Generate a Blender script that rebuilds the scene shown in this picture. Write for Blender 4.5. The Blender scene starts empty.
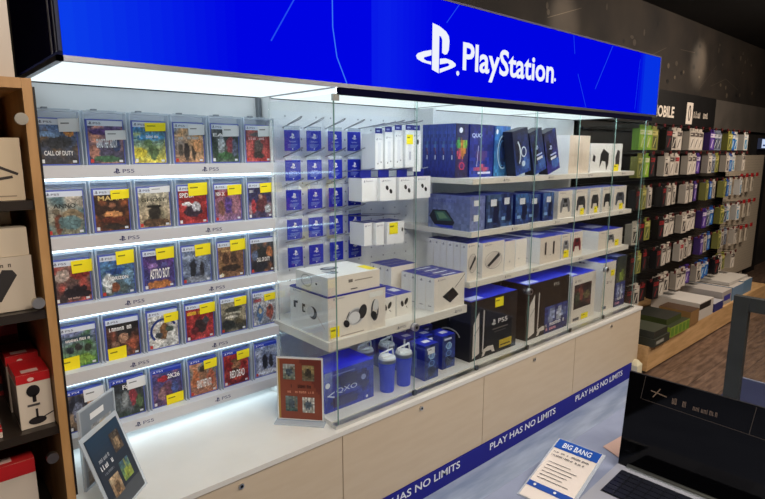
import bpy, math, random
from mathutils import Vector, Matrix
S = 1.18                      # model units to metres
COL = bpy.context.scene.collection
SC = bpy.context.scene
X, Y, Z = Vector((1,0,0)), Vector((0,1,0)), Vector((0,0,1))

# ------------------------------------------------------------------ colours
def L(c):
    return tuple(((v/255.0)/12.92 if v/255.0 <= .04045 else ((v/255.0+.055)/1.055)**2.4) for v in c)
WHITE=(240,240,240); OFF=(228,230,232); BLUE=(12,34,180); NAVY=(14,18,70); BLACK=(12,12,14)
YEL=(250,232,20); CREAM=(226,214,194); GREY=(120,122,126); BEIGE=(212,196,172)

# ------------------------------------------------------------------ materials
MATS = {}
def new_mat(name):
    m = bpy.data.materials.new(name); m.use_nodes = True
    nt = m.node_tree; nt.nodes.clear()
    out = nt.nodes.new('ShaderNodeOutputMaterial')
    MATS[name] = m
    return m, nt, out
def col_mat(name, rough=.5, metal=0, emit=0, coat=0, spec=.5):
    m, nt, out = new_mat(name)
    b = nt.nodes.new('ShaderNodeBsdfPrincipled')
    a = nt.nodes.new('ShaderNodeAttribute'); a.attribute_name = 'Col'
    nt.links.new(a.outputs['Color'], b.inputs['Base Color'])
    b.inputs['Roughness'].default_value = rough; b.inputs['Metallic'].default_value = metal
    b.inputs['Coat Weight'].default_value = coat; b.inputs['Specular IOR Level'].default_value = spec
    if emit:
        nt.links.new(a.outputs['Color'], b.inputs['Emission Color'])
        b.inputs['Emission Strength'].default_value = emit
        nt.links.remove(b.inputs['Base Color'].links[0]); b.inputs['Base Color'].default_value = (0,0,0,1)
    nt.links.new(b.outputs[0], out.inputs[0])
    return m
col_mat('printed_card', .45)
col_mat('matte', .7)
col_mat('satin_plastic', .35)
col_mat('glossy', .12, coat=.5)
col_mat('metal', .3, metal=1)
col_mat('black_screen', .06, spec=.25)
col_mat('backlit_sign', .5, emit=.84, spec=.0)
col_mat('lamp', .5, emit=1.0)
col_mat('led', .5, emit=3.6)
col_mat('added_shelf_light', .5, emit=9.0)
col_mat('added_rail_light', .5, emit=24.0)
col_mat('dull', .95, spec=.05)
def noise_mat(name, c1, c2, scale=(1,1,1), rough=.5, detail=4, nscale=5, lo=.35, hi=.65, bump=0, spec=.5, planks=None):
    m, nt, out = new_mat(name)
    b = nt.nodes.new('ShaderNodeBsdfPrincipled'); b.inputs['Roughness'].default_value = rough
    b.inputs['Specular IOR Level'].default_value = spec
    tc = nt.nodes.new('ShaderNodeTexCoord'); mp = nt.nodes.new('ShaderNodeMapping')
    mp.inputs['Scale'].default_value = scale
    geo = nt.nodes.new('ShaderNodeNewGeometry')
    nt.links.new(geo.outputs['Position'], mp.inputs[0])
    n = nt.nodes.new('ShaderNodeTexNoise'); n.inputs['Scale'].default_value = nscale; n.inputs['Detail'].default_value = detail
    nt.links.new(mp.outputs[0], n.inputs['Vector'])
    r = nt.nodes.new('ShaderNodeValToRGB')
    r.color_ramp.elements[0].position = lo; r.color_ramp.elements[1].position = hi
    r.color_ramp.elements[0].color = (*L(c1),1); r.color_ramp.elements[1].color = (*L(c2),1)
    nt.links.new(n.outputs[0], r.inputs[0])
    src = r.outputs[0]
    if planks:
        bk = nt.nodes.new('ShaderNodeTexBrick')
        bk.inputs['Scale'].default_value = 1; bk.inputs['Brick Width'].default_value = planks[0]; bk.inputs['Row Height'].default_value = planks[1]
        bk.inputs['Mortar Size'].default_value = .003; bk.inputs['Color1'].default_value = (1,1,1,1); bk.inputs['Color2'].default_value = (.72,.72,.72,1)
        bk.inputs['Mortar'].default_value = (.35,.35,.35,1)
        nt.links.new(geo.outputs['Position'], bk.inputs['Vector'])
        mx = nt.nodes.new('ShaderNodeMix'); mx.data_type = 'RGBA'; mx.blend_type = 'MULTIPLY'; mx.inputs['Factor'].default_value = 1
        nt.links.new(src, mx.inputs['A']); nt.links.new(bk.outputs['Color'], mx.inputs['B']); src = mx.outputs['Result']
    nt.links.new(src, b.inputs['Base Color']); nt.links.new(b.outputs[0], out.inputs[0])
    return m
noise_mat('wood_floor', (92,72,60), (138,112,94), (1.2,7,1), .42, planks=(1.5,.2))
noise_mat('blue_lit_floor', (150,170,205), (186,204,232), (1,6,1), .35, nscale=3, planks=(3.0,.6))
noise_mat('oak', (176,132,80), (198,152,98), (6,6,1), .5, nscale=4)
noise_mat('pale_oak', (190,150,100), (212,172,122), (1,8,8), .5, nscale=4)
noise_mat('white_laminate', (224,222,216), (230,228,222), (1,1,1), .4)
noise_mat('cream_laminate', (206,188,162), (210,193,168), (1,1,6), .5)
noise_mat('white_wall', (232,235,238), (238,240,242), (1,1,1), .6)
noise_mat('dark_wall', (34,30,27), (62,54,46), (1,1,1), .8, nscale=1.4, detail=8)
noise_mat('dark_ceiling', (10,10,11), (20,19,19), (1,1,1), .9)
noise_mat('black_board', (10,9,10), (15,14,14), (1,1,1), .6)
noise_mat('grey_panel', (84,80,74), (96,90,84), (1,1,1), .6)
noise_mat('grey_metal', (48,51,49), (55,58,56), (1,1,1), .5)
noise_mat('table_laminate', (132,142,166), (146,156,180), (2,2,2), .45)
def peg_mat(name, base, hole, pitch=.03, r=.0045):
    m, nt, out = new_mat(name)
    b = nt.nodes.new('ShaderNodeBsdfPrincipled'); b.inputs['Roughness'].default_value = .5
    g = nt.nodes.new('ShaderNodeNewGeometry'); s = nt.nodes.new('ShaderNodeSeparateXYZ')
    nt.links.new(g.outputs['Position'], s.inputs[0])
    acc = []
    for ax, ph in (('X', 1.0), ('Z', .6)):
        a = nt.nodes.new('ShaderNodeMath'); a.operation = 'PINGPONG'; a.inputs[1].default_value = pitch*ph*S/2*1.6
        nt.links.new(s.outputs[ax], a.inputs[0]); 
        p = nt.nodes.new('ShaderNodeMath'); p.operation = 'POWER'; p.inputs[1].default_value = 2
        nt.links.new(a.outputs[0], p.inputs[0]); acc.append(p)
    ad = nt.nodes.new('ShaderNodeMath'); ad.operation = 'ADD'
    nt.links.new(acc[0].outputs[0], ad.inputs[0]); nt.links.new(acc[1].outputs[0], ad.inputs[1])
    lt = nt.nodes.new('ShaderNodeMath'); lt.operation = 'LESS_THAN'; lt.inputs[1].default_value = (r*S)**2
    nt.links.new(ad.outputs[0], lt.inputs[0])
    mx = nt.nodes.new('ShaderNodeMix'); mx.data_type = 'RGBA'
    mx.inputs['A'].default_value = (*L(base),1); mx.inputs['B'].default_value = (*L(hole),1)
    nt.links.new(lt.outputs[0], mx.inputs['Factor']); nt.links.new(mx.outputs['Result'], b.inputs['Base Color'])
    nt.links.new(b.outputs[0], out.inputs[0])
peg_mat('pegboard', (234,238,243), (150,156,166), .048, .004)
peg_mat('black_pegboard', (16,15,16), (4,4,4))
peg_mat('beige_pegboard', (190,178,158), (120,110,98))
def glass_mat(name, tint, refl=.06, mixin=.0):
    m, nt, out = new_mat(name)
    t = nt.nodes.new('ShaderNodeBsdfTransparent'); t.inputs[0].default_value = (*tint,1)
    g = nt.nodes.new('ShaderNodeBsdfGlossy'); g.inputs['Roughness'].default_value = .02
    lw = nt.nodes.new('ShaderNodeFresnel'); lw.inputs['IOR'].default_value = 1.45
    mx = nt.nodes.new('ShaderNodeMixShader')
    ml = nt.nodes.new('ShaderNodeMath'); ml.operation = 'MULTIPLY'; ml.inputs[1].default_value = refl/.04
    cl = nt.nodes.new('ShaderNodeMath'); cl.operation = 'MINIMUM'; cl.inputs[1].default_value = .16
    nt.links.new(lw.outputs[0], ml.inputs[0]); nt.links.new(ml.outputs[0], cl.inputs[0]); nt.links.new(cl.outputs[0], mx.inputs[0])
    nt.links.new(t.outputs[0], mx.inputs[1]); nt.links.new(g.outputs[0], mx.inputs[2])
    last = mx
    if mixin:
        d = nt.nodes.new('ShaderNodeBsdfDiffuse'); d.inputs[0].default_value = (.80,.87,.95,1)
        m2 = nt.nodes.new('ShaderNodeMixShader'); m2.inputs[0].default_value = mixin
        nt.links.new(mx.outputs[0], m2.inputs[1]); nt.links.new(d.outputs[0], m2.inputs[2]); last = m2
    nt.links.new(last.outputs[0], out.inputs[0])
glass_mat('glass', (.975,.99,.985), .009)
glass_mat('acrylic', (.97,.98,.99), .01, .30)
glass_mat('acrylic_rim', (.9,.93,.95), .02, .40)

# ------------------------------------------------------------------ text and logo outlines
TXT = {}
def text_mesh(s, bold=0.0):
    k = (s, bold)
    if k in TXT: return TXT[k]
    cu = bpy.data.curves.new('t', 'FONT'); cu.body = s; cu.resolution_u = 3; cu.offset = bold; cu.align_x = 'LEFT'
    o = bpy.data.objects.new('t', cu); COL.objects.link(o)
    bpy.context.view_layer.update()
    me = bpy.data.meshes.new_from_object(o.evaluated_get(bpy.context.evaluated_depsgraph_get()))
    vs = [(v.co.x, v.co.y) for v in me.vertices]; fs = [tuple(p.vertices) for p in me.polygons]
    bpy.data.objects.remove(o); bpy.data.curves.remove(cu); bpy.data.meshes.remove(me)
    xs = [v[0] for v in vs]; ys = [v[1] for v in vs]
    x0, x1, y0, y1 = min(xs), max(xs), min(ys), max(ys)
    vs = [((x-x0)/(x1-x0), (y-y0)/(y1-y0)) for x, y in vs]
    TXT[k] = (vs, fs); return TXT[k]
LOGO = [
 [(122,95),(146,101),(158,108),(158,152),(154,140),(147,137),(147,281),(122,270)],
 [(158,108),(172,117),(182,132),(185,150),(183,186),(177,201),(169,206),(158,200)],
 [(120,196),(92,206),(72,217),(66,226),(70,238),(88,247),(119,252),(119,240),(104,240),(93,235),(94,228),(120,216)],
 [(150,224),(172,219),(196,224),(210,234),(211,243),(198,253),(150,279),(150,263),(182,248),(187,241),(180,236),(150,246)]]
LOGO = [[((x-66)/146.0, (281-y)/186.0) for x, y in p] for p in LOGO]

# ------------------------------------------------------------------ mesh builder
class Fr:
    def __init__(s, o, u, v): s.o=Vector(o); s.u=Vector(u).normalized(); s.v=Vector(v).normalized(); s.n=s.u.cross(s.v)
    def p(s, a, b, h=0): return s.o + s.u*a + s.v*b + s.n*h
def front(x, y, z): return Fr((x,y,z), X, Z)
def left(x, y, z): return Fr((x,y,z), -Y, Z)
def top(x, y, z): return Fr((x,y,z), X, Y)
EPS = .0007
class MB:
    def __init__(s, mat='printed_card'): s.v=[]; s.f=[]; s.c=[]; s.m=[]; s.mats=[mat]; s.mi=0
    def use(s, mat):
        if mat not in s.mats: s.mats.append(mat)
        s.mi = s.mats.index(mat); return s
    def poly(s, pts, c):
        n = len(s.v); s.v += [Vector(p) for p in pts]; s.f.append(tuple(range(n, n+len(pts)))); s.c.append(L(c)); s.m.append(s.mi)
    def box(s, x0,x1,y0,y1,z0,z1, c, **k):
        d = dict(f=c,b=c,l=c,r=c,t=c,d=c); d.update(k)
        P = lambda i,j,l: ((x0,x1)[i],(y0,y1)[j],(z0,z1)[l])
        s.poly([P(0,0,0),P(1,0,0),P(1,0,1),P(0,0,1)], d['f']); s.poly([P(1,1,0),P(0,1,0),P(0,1,1),P(1,1,1)], d['b'])
        s.poly([P(0,1,0),P(0,0,0),P(0,0,1),P(0,1,1)], d['l']); s.poly([P(1,0,0),P(1,1,0),P(1,1,1),P(1,0,1)], d['r'])
        s.poly([P(0,0,1),P(1,0,1),P(1,1,1),P(0,1,1)], d['t']); s.poly([P(0,1,0),P(1,1,0),P(1,0,0),P(0,0,0)], d['d'])
    def fbox(s, F, a0,a1,b0,b1,h0,h1, c, rimmat=None):
        q = lambda a,b,h: F.p(a,b,h)
        s.poly([q(a0,b0,h1),q(a1,b0,h1),q(a1,b1,h1),q(a0,b1,h1)], c); s.poly([q(a1,b0,h0),q(a0,b0,h0),q(a0,b1,h0),q(a1,b1,h0)], c)
        mi = s.mi
        if rimmat: s.use(rimmat)
        for (a,b),(e,f) in (((a0,b0),(a1,b0)),((a1,b0),(a1,b1)),((a1,b1),(a0,b1)),((a0,b1),(a0,b0))):
            s.poly([q(a,b,h0),q(e,f,h0),q(e,f,h1),q(a,b,h1)], c)
        s.mi = mi
    def rect(s, F, a0,b0,a1,b1, c, l=1): s.poly([F.p(a0,b0,l*EPS),F.p(a1,b0,l*EPS),F.p(a1,b1,l*EPS),F.p(a0,b1,l*EPS)], c)
    def shape(s, F, pts, c, l=1): s.poly([F.p(a,b,l*EPS) for a,b in pts], c)
    def ell(s, F, a,b,ra,rb, c, l=1, n=18, rot=0):
        ca, sa = math.cos(rot), math.sin(rot)
        s.shape(F, [(a+ra*math.cos(t)*ca-rb*math.sin(t)*sa, b+ra*math.cos(t)*sa+rb*math.sin(t)*ca) for t in [2*math.pi*i/n for i in range(n)]], c, l)
    def ring(s, F, a,b,ra,rb,w, c, l=1, n=24, t0=0, t1=2*math.pi):
        for i in range(n):
            q = [t0+(t1-t0)*j/n for j in (i,i+1)]
            s.shape(F, [(a+ra*math.cos(q[0]), b+rb*math.sin(q[0])), (a+ra*math.cos(q[1]), b+rb*math.sin(q[1])),
                        (a+(ra-w)*math.cos(q[1]), b+(rb-w)*math.sin(q[1])), (a+(ra-w)*math.cos(q[0]), b+(rb-w)*math.sin(q[0]))][::-1], c, l)
    def line(s, F, p, q, w, c, l=1):
        dx, dy = q[0]-p[0], q[1]-p[1]; d = math.hypot(dx,dy) or 1; nx, ny = -dy/d*w/2, dx/d*w/2
        s.shape(F, [(p[0]-nx,p[1]-ny),(q[0]-nx,q[1]-ny),(q[0]+nx,q[1]+ny),(p[0]+nx,p[1]+ny)], c, l)
    def text(s, F, t, a,b,w,h, c, l=2, bold=.0):
        vs, fs = text_mesh(t, bold); n = len(s.v)
        s.v += [F.p(a+x*w, b+y*h, l*EPS) for x, y in vs]
        for f in fs: s.f.append(tuple(n+i for i in f)); s.c.append(L(c)); s.m.append(s.mi)
    def words(s, F, a,b,w,h, c, l=2, seed=1, n=10):
        # illegible small print: rows of letter-like strokes without any letters
        rn = random.Random(seed); st = w/n
        for i in range(n):
            if i and rn.random() < .16: continue
            x = a+i*st; hh = h*(.75+.25*rn.random()); k = rn.random()
            s.rect(F,x,b,x+st*.28,b+hh,c,l)
            if k < .7: s.rect(F,x+st*.5,b,x+st*.78,b+hh,c,l)
            if k < .45: s.rect(F,x+st*.28,b+hh*.72,x+st*.5,b+hh,c,l)
            elif k < .8: s.rect(F,x+st*.28,b,x+st*.5,b+hh*.25,c,l)
    def logo(s, F, a,b,w,h, c, l=2):
        for p in LOGO: s.shape(F, [(a+x*w, b+y*h) for x, y in p][::-1], c, l)
    def art(s, F, a0,b0,a1,b1, fn, nx,ny, l=1):
        n = len(s.v)
        for j in range(ny+1):
            for i in range(nx+1): s.v.append(F.p(a0+(a1-a0)*i/nx, b0+(b1-b0)*j/ny, l*EPS))
        for j in range(ny):
            for i in range(nx):
                k = n+j*(nx+1)+i; s.f.append((k,k+1,k+nx+2,k+nx+1)); s.c.append(L(fn((i+.5)/nx,(j+.5)/ny))); s.m.append(s.mi)
    def cyl(s, p, q, r0, r1=None, n=12, c=GREY, caps=True):
        r1 = r0 if r1 is None else r1; p=Vector(p); q=Vector(q); d=(q-p).normalized()
        u = d.orthogonal().normalized(); w = d.cross(u)
        A = [p+(u*math.cos(2*math.pi*i/n)+w*math.sin(2*math.pi*i/n))*r0 for i in range(n)]
        B = [q+(u*math.cos(2*math.pi*i/n)+w*math.sin(2*math.pi*i/n))*r1 for i in range(n)]
        for i in range(n): j=(i+1)%n; s.poly([A[i],A[j],B[j],B[i]], c)
        if caps: s.poly(A[::-1], c); s.poly(B, c)
    def tube(s, pts, r, c, n=6):
        for a, b in zip(pts, pts[1:]): s.cyl(a, b, r, r, n, c)
    def build(s, name, parent=None, label=None, cat=None, group=None, kind=None, origin=None, smooth=False, bevel=0):
        me = bpy.data.meshes.new(name)
        if parent is not None: o0 = Vector(parent['_o'])
        elif origin is not None: o0 = Vector(origin)
        else:
            lo = [min(v[i] for v in s.v) for i in range(3)]; hi = [max(v[i] for v in s.v) for i in range(3)]
            o0 = Vector(((lo[0]+hi[0])/2, (lo[1]+hi[1])/2, lo[2]))
        me.from_pydata([tuple((v-o0)*S) for v in s.v], [], s.f)
        at = me.attributes.new('Col', 'FLOAT_COLOR', 'CORNER'); data = []
        for f, c in zip(s.f, s.c): data += [c[0],c[1],c[2],1.0]*len(f)
        at.data.foreach_set('color', data)
        me.polygons.foreach_set('material_index', s.m)
        for m in s.mats: me.materials.append(MATS[m])
        o = bpy.data.objects.new(name, me); COL.objects.link(o)
        o['_o'] = tuple(o0)
        if parent is not None:
            o.parent = parent
        else: o.location = o0*S
        if bevel:
            b = o.modifiers.new('b','BEVEL'); b.width = bevel*S; b.segments = 2; b.limit_method = 'ANGLE'
        if smooth:
            me.polygons.foreach_set('use_smooth', [True]*len(me.polygons))
        tag(o, label, cat, group, kind)
        return o
def tag(o, label=None, cat=None, group=None, kind=None):
    if label: o['label'] = label
    if cat: o['category'] = cat
    if group: o['group'] = group
    if kind: o['kind'] = kind
def thing(name, loc, label, cat, group=None):
    o = bpy.data.objects.new(name, None); COL.objects.link(o); o.empty_display_size = .05
    o.location = Vector(loc)*S; o['_o'] = tuple(loc); tag(o, label, cat, group); return o
def kids(o): return [c for c in COL.objects if c.parent == o]
def copy_tree(src, loc, label, group=None, rotz=None):
    c = src.copy(); COL.objects.link(c); c.location = Vector(loc)*S; c['label'] = label
    if group: c['group'] = group
    if rotz is not None: c.rotation_euler[2] = rotz
    for k in kids(src):
        d = k.copy(); COL.objects.link(d); d.parent = c
        for g in kids(k):
            e = g.copy(); COL.objects.link(e); e.parent = d
    return c
def struct(mb, name): return mb.build(name, kind='structure')

# ------------------------------------------------------------------ procedural pictures
def vnoise(seed):
    rnd = random.Random(seed); g = [[rnd.random() for _ in range(14)] for _ in range(14)]
    def f(u, v, k=8):
        x, y = u*k, v*k; i, j = int(x), int(y); a, b = x-i, y-j; i%=13; j%=13
        return (g[j][i]*(1-a)+g[j][i+1]*a)*(1-b)+(g[j+1][i]*(1-a)+g[j+1][i+1]*a)*b
    return f
def mixc(a, b, t): t=max(0,min(1,t)); return tuple(a[i]*(1-t)+b[i]*t for i in range(3))
def picture(seed, topc, botc, blobs, nz=.5, alt=None):
    n1, n2 = vnoise(seed), vnoise(seed+99); sp = random.Random(seed+7)
    def f(u, v):
        c = mixc(botc, topc, v)
        if alt: c = mixc(c, alt, max(0, n2(u,v,5)-.45)*2.2*nz*2)
        for (bu,bv,ru,rv,bc) in blobs:
            d = ((u-bu)/ru)**2+((v-bv)/rv)**2
            d += (n1(u,v,11)-.5)*.9
            if d < 1: c = mixc(c, bc, min(1,(1-d)*3))
        k = .94+(n1((u*1.7)%1,(v*1.7)%1,12)-.5)*nz
        k *= 1+(sp.random()-.5)*.26*min(1,nz*2)
        g = sum(c)/3; c = mixc(c, (g,g,g), .22)
        return tuple(max(0,min(255,q*k)) for q in c)
    return f

# ================================================================== SETTING
CT = .47        # counter height
b = MB('wood_floor'); b.box(-1.4,9,-2.6,2.1,-.05,0,WHITE); struct(b,'floor')
b = MB('blue_lit_floor'); b.box(-1.3,3.5,.1,1.488,0,.003,WHITE); struct(b,'blue_lit_strip')  # pale floor zone with the blue light before the cabinets put into its colour
b = MB('dark_wall'); b.box(-1.4,9,2.06,2.14,0,2.62,WHITE)
F = front(0,2.06,0); b.use('matte'); rnd = random.Random(4)
pts = [(3.0+rnd.random()*4.4, 2.02+rnd.random()*.5) for _ in range(44)]
for p in pts: b.ell(F, p[0], p[1], .012+rnd.random()*.018, .012+rnd.random()*.015, rnd.choice([(16,14,12),(96,86,72),(74,66,56)]), 2, 8)
for p, q in (((5.3,2.35),(5.62,2.36)),((6.1,2.1),(6.5,2.2)),((6.5,2.2),(6.9,2.12)),((4.6,2.2),(5.0,2.33)),((6.9,2.12),(7.0,2.4)),((3.2,2.3),(3.6,2.42)),((5.8,2.05),(6.2,2.3))): b.line(F,p,q,.004,(84,76,64),2)
struct(b,'wall_back')
b = MB('dark_ceiling'); b.box(-1.4,9,-2.6,2.14,2.62,2.68,WHITE); struct(b,'ceiling')
b = MB('black_board'); b.box(8.92,9,-2.6,2.06,0,2.62,WHITE); struct(b,'wall_right')
b = MB('dark_wall'); b.box(-1.4,-1.34,-2.6,2.06,0,2.62,WHITE); struct(b,'wall_left')
b = MB('dark_wall'); b.box(-1.4,9,-2.66,-2.6,0,2.62,WHITE); struct(b,'wall_front')

# ================================================================== BASE CABINETS AND COUNTER
b = MB('white_laminate'); b.box(.27,3.58,1.482,2.05,.452,CT,WHITE)
b.build('countertop', label='long white laminate countertop running under the games wall and the glass case', cat='countertop', bevel=.001)
unit_x = [.30,1.118,1.94,2.752,3.578]
unit_l = ['cream base cabinet at the near left, under the games wall and the white countertop end',
          'cream base cabinet under the left end of the glass case, below the tumblers',
          'cream base cabinet under the middle of the glass case, below the black console boxes',
          'cream base cabinet at the far right end of the row, beside the wooden plinth']
lockx = [.713,1.525,2.346,3.166]
for i in range(4):
    a, c = unit_x[i], unit_x[i+1]
    t = thing('base_cabinet', ((a+c)/2,1.75,0), unit_l[i], 'cabinet', 'cream base cabinets in a row')
    b = MB('cream_laminate'); b.box(a+.001,c-.001,1.508,2.04,0,.450,WHITE); b.build('carcass', t)
    b = MB('cream_laminate'); b.box(a+.002,c-.002,1.489,1.507,.106,.449,WHITE); d = b.build('door', t, bevel=.001)
    b = MB('metal'); b.cyl((lockx[i],1.489,.424),(lockx[i],1.482,.424),.009,.009,14,(200,200,200)); b.use('matte'); b.cyl((lockx[i],1.4822,.424),(lockx[i],1.4812,.424),.005,.005,10,BLACK)
    b.build('lock', d)
b = MB('matte'); b.box(.30,3.49,1.484,1.489,.004,.105,(12,16,140))
F = front(0,1.484,0)
for k in range(4):
    x0 = [.41,1.20,1.996,2.785][k]; b.text(F,'PLAY HAS NO LIMITS',x0,.054,.578,.036,(235,240,250),1,.015)
b.build('kickboard', label='dark blue kickboard lettered PLAY HAS NO LIMITS along the foot of the cream cabinets', cat='kickboard')
b = MB('satin_plastic'); b.box(3.50,3.575,1.45,1.507,0,.085,(232,226,196)); 
b.poly([(3.50,1.45,.085),(3.575,1.45,.085),(3.55,1.47,.115),(3.525,1.47,.115)],(232,226,196)); b.poly([(3.575,1.507,.085),(3.50,1.507,.085),(3.525,1.49,.115),(3.55,1.49,.115)],(232,226,196))
b.poly([(3.50,1.507,.085),(3.50,1.45,.085),(3.525,1.47,.115),(3.525,1.49,.115)],(232,226,196)); b.poly([(3.575,1.45,.085),(3.575,1.507,.085),(3.55,1.49,.115),(3.55,1.47,.115)],(232,226,196))
b.poly([(3.525,1.47,.115),(3.55,1.47,.115),(3.55,1.49,.115),(3.525,1.49,.115)],(232,226,196))
b.build('corner_guard', label='small cream plastic corner guard on the floor at the right end of the blue kickboard', cat='corner guard')

# ================================================================== SIGN CANOPY
t = thing('lightbox_sign', (1.9,1.8,1.68), 'long glowing blue lightbox sign with a white logo and lettering above the display', 'sign')
b = MB('satin_plastic'); b.use('dull'); b.box(.318,3.552,1.50,2.05,1.70,2.032,(20,18,62)); b.box(.318,.33,1.492,1.50,1.70,2.03,(70,74,90))
b.use('satin_plastic'); b.fbox(left(.318,2.05,1.70),.49,.50,0,.33,0,.002,(130,130,140)); b.fbox(left(.318,2.05,1.70),.535,.545,0,.33,0,.002,(90,92,110))
b.build('housing', t)
b = MB('metal'); b.box(.312,3.556,1.486,1.50,1.677,1.690,(150,152,160)); b.box(.312,.326,1.486,2.05,1.677,1.690,(190,192,196))
b.box(3.545,3.556,1.50,2.05,1.677,1.69,(120,120,126))
b.use('dull'); b.box(.312,3.556,1.486,1.50,2.026,2.033,(104,100,122)); b.box(3.548,3.556,1.486,1.50,1.6905,2.0255,(90,94,140)); b.build('frame', t)
b = MB('backlit_sign'); F = front(.326,1.489,1.690)
W, H = 3.222, .336
def signc(u, v):
    x = u*3.222
    c = mixc((10,62,232),(0,4,224), min(1,x/.45))
    if .95 < x < 1.25: c = mixc(c,(16,48,236), .6*(1-abs(x-1.0)/.25))
    if x > 2.95: c = mixc((0,6,222),(6,50,226), (x-2.95)/.08)
    return c
b.art(F,0,0,W,H,signc,110,4,0)
stc=(36,78,236)
for p, q, w in (((.68,.30),(.55,.10),.004),((2.38,.0),(2.28,.16),.003),((2.22,.336),(2.24,.25),.003),((2.62,.336),(2.46,.10),.004),((2.93,.02),(2.95,.30),.0025),((1.38,.336),(1.31,.26),.003)): b.line(F,p,q,w,stc,1)
arc=[(1.02+.16*math.cos(a)-.10, .17+.30*math.sin(a)) for a in [i*.2-1.1 for i in range(12)]]
arc=[(.585+i*.0+.02*math.cos(i*.5), .02) for i in range(1)]+[(.83,.0),(.79,.08),(.775,.17),(.775,.26),(.785,.336)]
for p, q in zip(arc[1:],arc[2:]): b.line(F,p,q,.004,(60,120,244),1)
b.build('sign_face', t)
b = MB('backlit_sign'); F = front(0,1.489,0)
b.logo(F,1.474,1.762,.220,.176,(236,240,250),2)
b.text(F,'PlayStation',1.733,1.754,.655,.140,(236,240,250),2,.022)
b.ell(F,1.705,1.772,.009,.009,(225,230,245),2); b.ell(F,2.40,1.804,.008,.008,(225,230,245),2)
b.build('lettering', t)
b = MB('dull'); b.box(1.13,3.50,1.489,1.512,1.655,1.677,(8,8,36)); b.build('glass_rail', t)
b = MB('added_rail_light'); b.box(1.14,3.47,1.518,1.528,1.664,1.674,(226,238,246)); b.build('added_front_light', t, label='added white light strip behind the glass rail')  # added strip that brightens the pegboard and the inside of the case
for i in range(4):
    a = [.335,1.135,1.965,2.75][i]; c = [1.118,1.950,2.735,3.48][i]
    b = MB('lamp'); b.box(a,c,1.515,1.995,1.680,1.688,(226,240,243)); b.build('light_panel', t, label='glowing white light panel')
b = MB('satin_plastic')
for x0, x1, c in ((1.118,1.135,(150,156,160)),(1.949,1.966,(150,156,160)),(2.734,2.751,(150,156,160)),(3.48,3.545,(60,62,70))):
    b = MB('satin_plastic'); b.box(x0,x1,1.51,2.0,1.678,1.6885,c); b.build('panel_joint', t)

# back of the whole display
t = thing('wall_cladding', (1.9,2.02,CT), 'white back panel running behind the games and the glass case', 'wall panel')
b = MB('white_wall'); b.box(.27,3.50,2.005,2.05,CT,1.677,WHITE); b.build('panel', t)
b = MB('pegboard'); b.box(1.165,1.985,1.998,2.0045,.83,1.634,WHITE); b.build('pegboard', t)
b = MB('white_wall'); b.box(1.985,2.003,1.88,2.005,CT,1.677,WHITE); b.build('divider', t)
b = MB('white_wall'); b.box(1.118,1.128,1.93,2.005,CT,1.677,WHITE); b.build('divider', t)
b = MB('satin_plastic'); b.box(1.10,1.112,1.985,2.005,CT,1.677,(120,126,134)); b.build('seam', t)

# ================================================================== GAMES WALL
t = thing('game_shelf', (.72,1.95,CT), 'white tiered wall rack with lit label rails holding the game cases', 'shelf')
PIT = .2186
for i in range(5):
    z = 1.408-PIT*i
    b = MB('matte'); b.box(.272,1.108,1.898,2.004,z-.019,z+.019,(206,208,214))
    b.box(.272,1.108,1.898,2.004,z+.019,z+.0195,(214,218,224))
    F = front(0,1.898,z)
    for cx in (.555,.848):
        b.logo(F,cx-.028,-.008,.021,.017,(40,44,100),1); b.text(F,'PS5',cx,-.006,.036,.012,(70,74,120),1)
    b.build('label_rail', t)
    if i < 5:
        b = MB('led'); b.box(.274,1.106,1.915,1.935,z-.027,z-.0195,(206,232,246)); b.build('light_strip', t, label='glowing white light strip')

ROWS = ['top row','second row','middle row','fourth row','bottom row']
COLN = ['at the left end','second from the left','third from the left','third from the right','second from the right','at the right end']
R_=(170,30,34)
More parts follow.
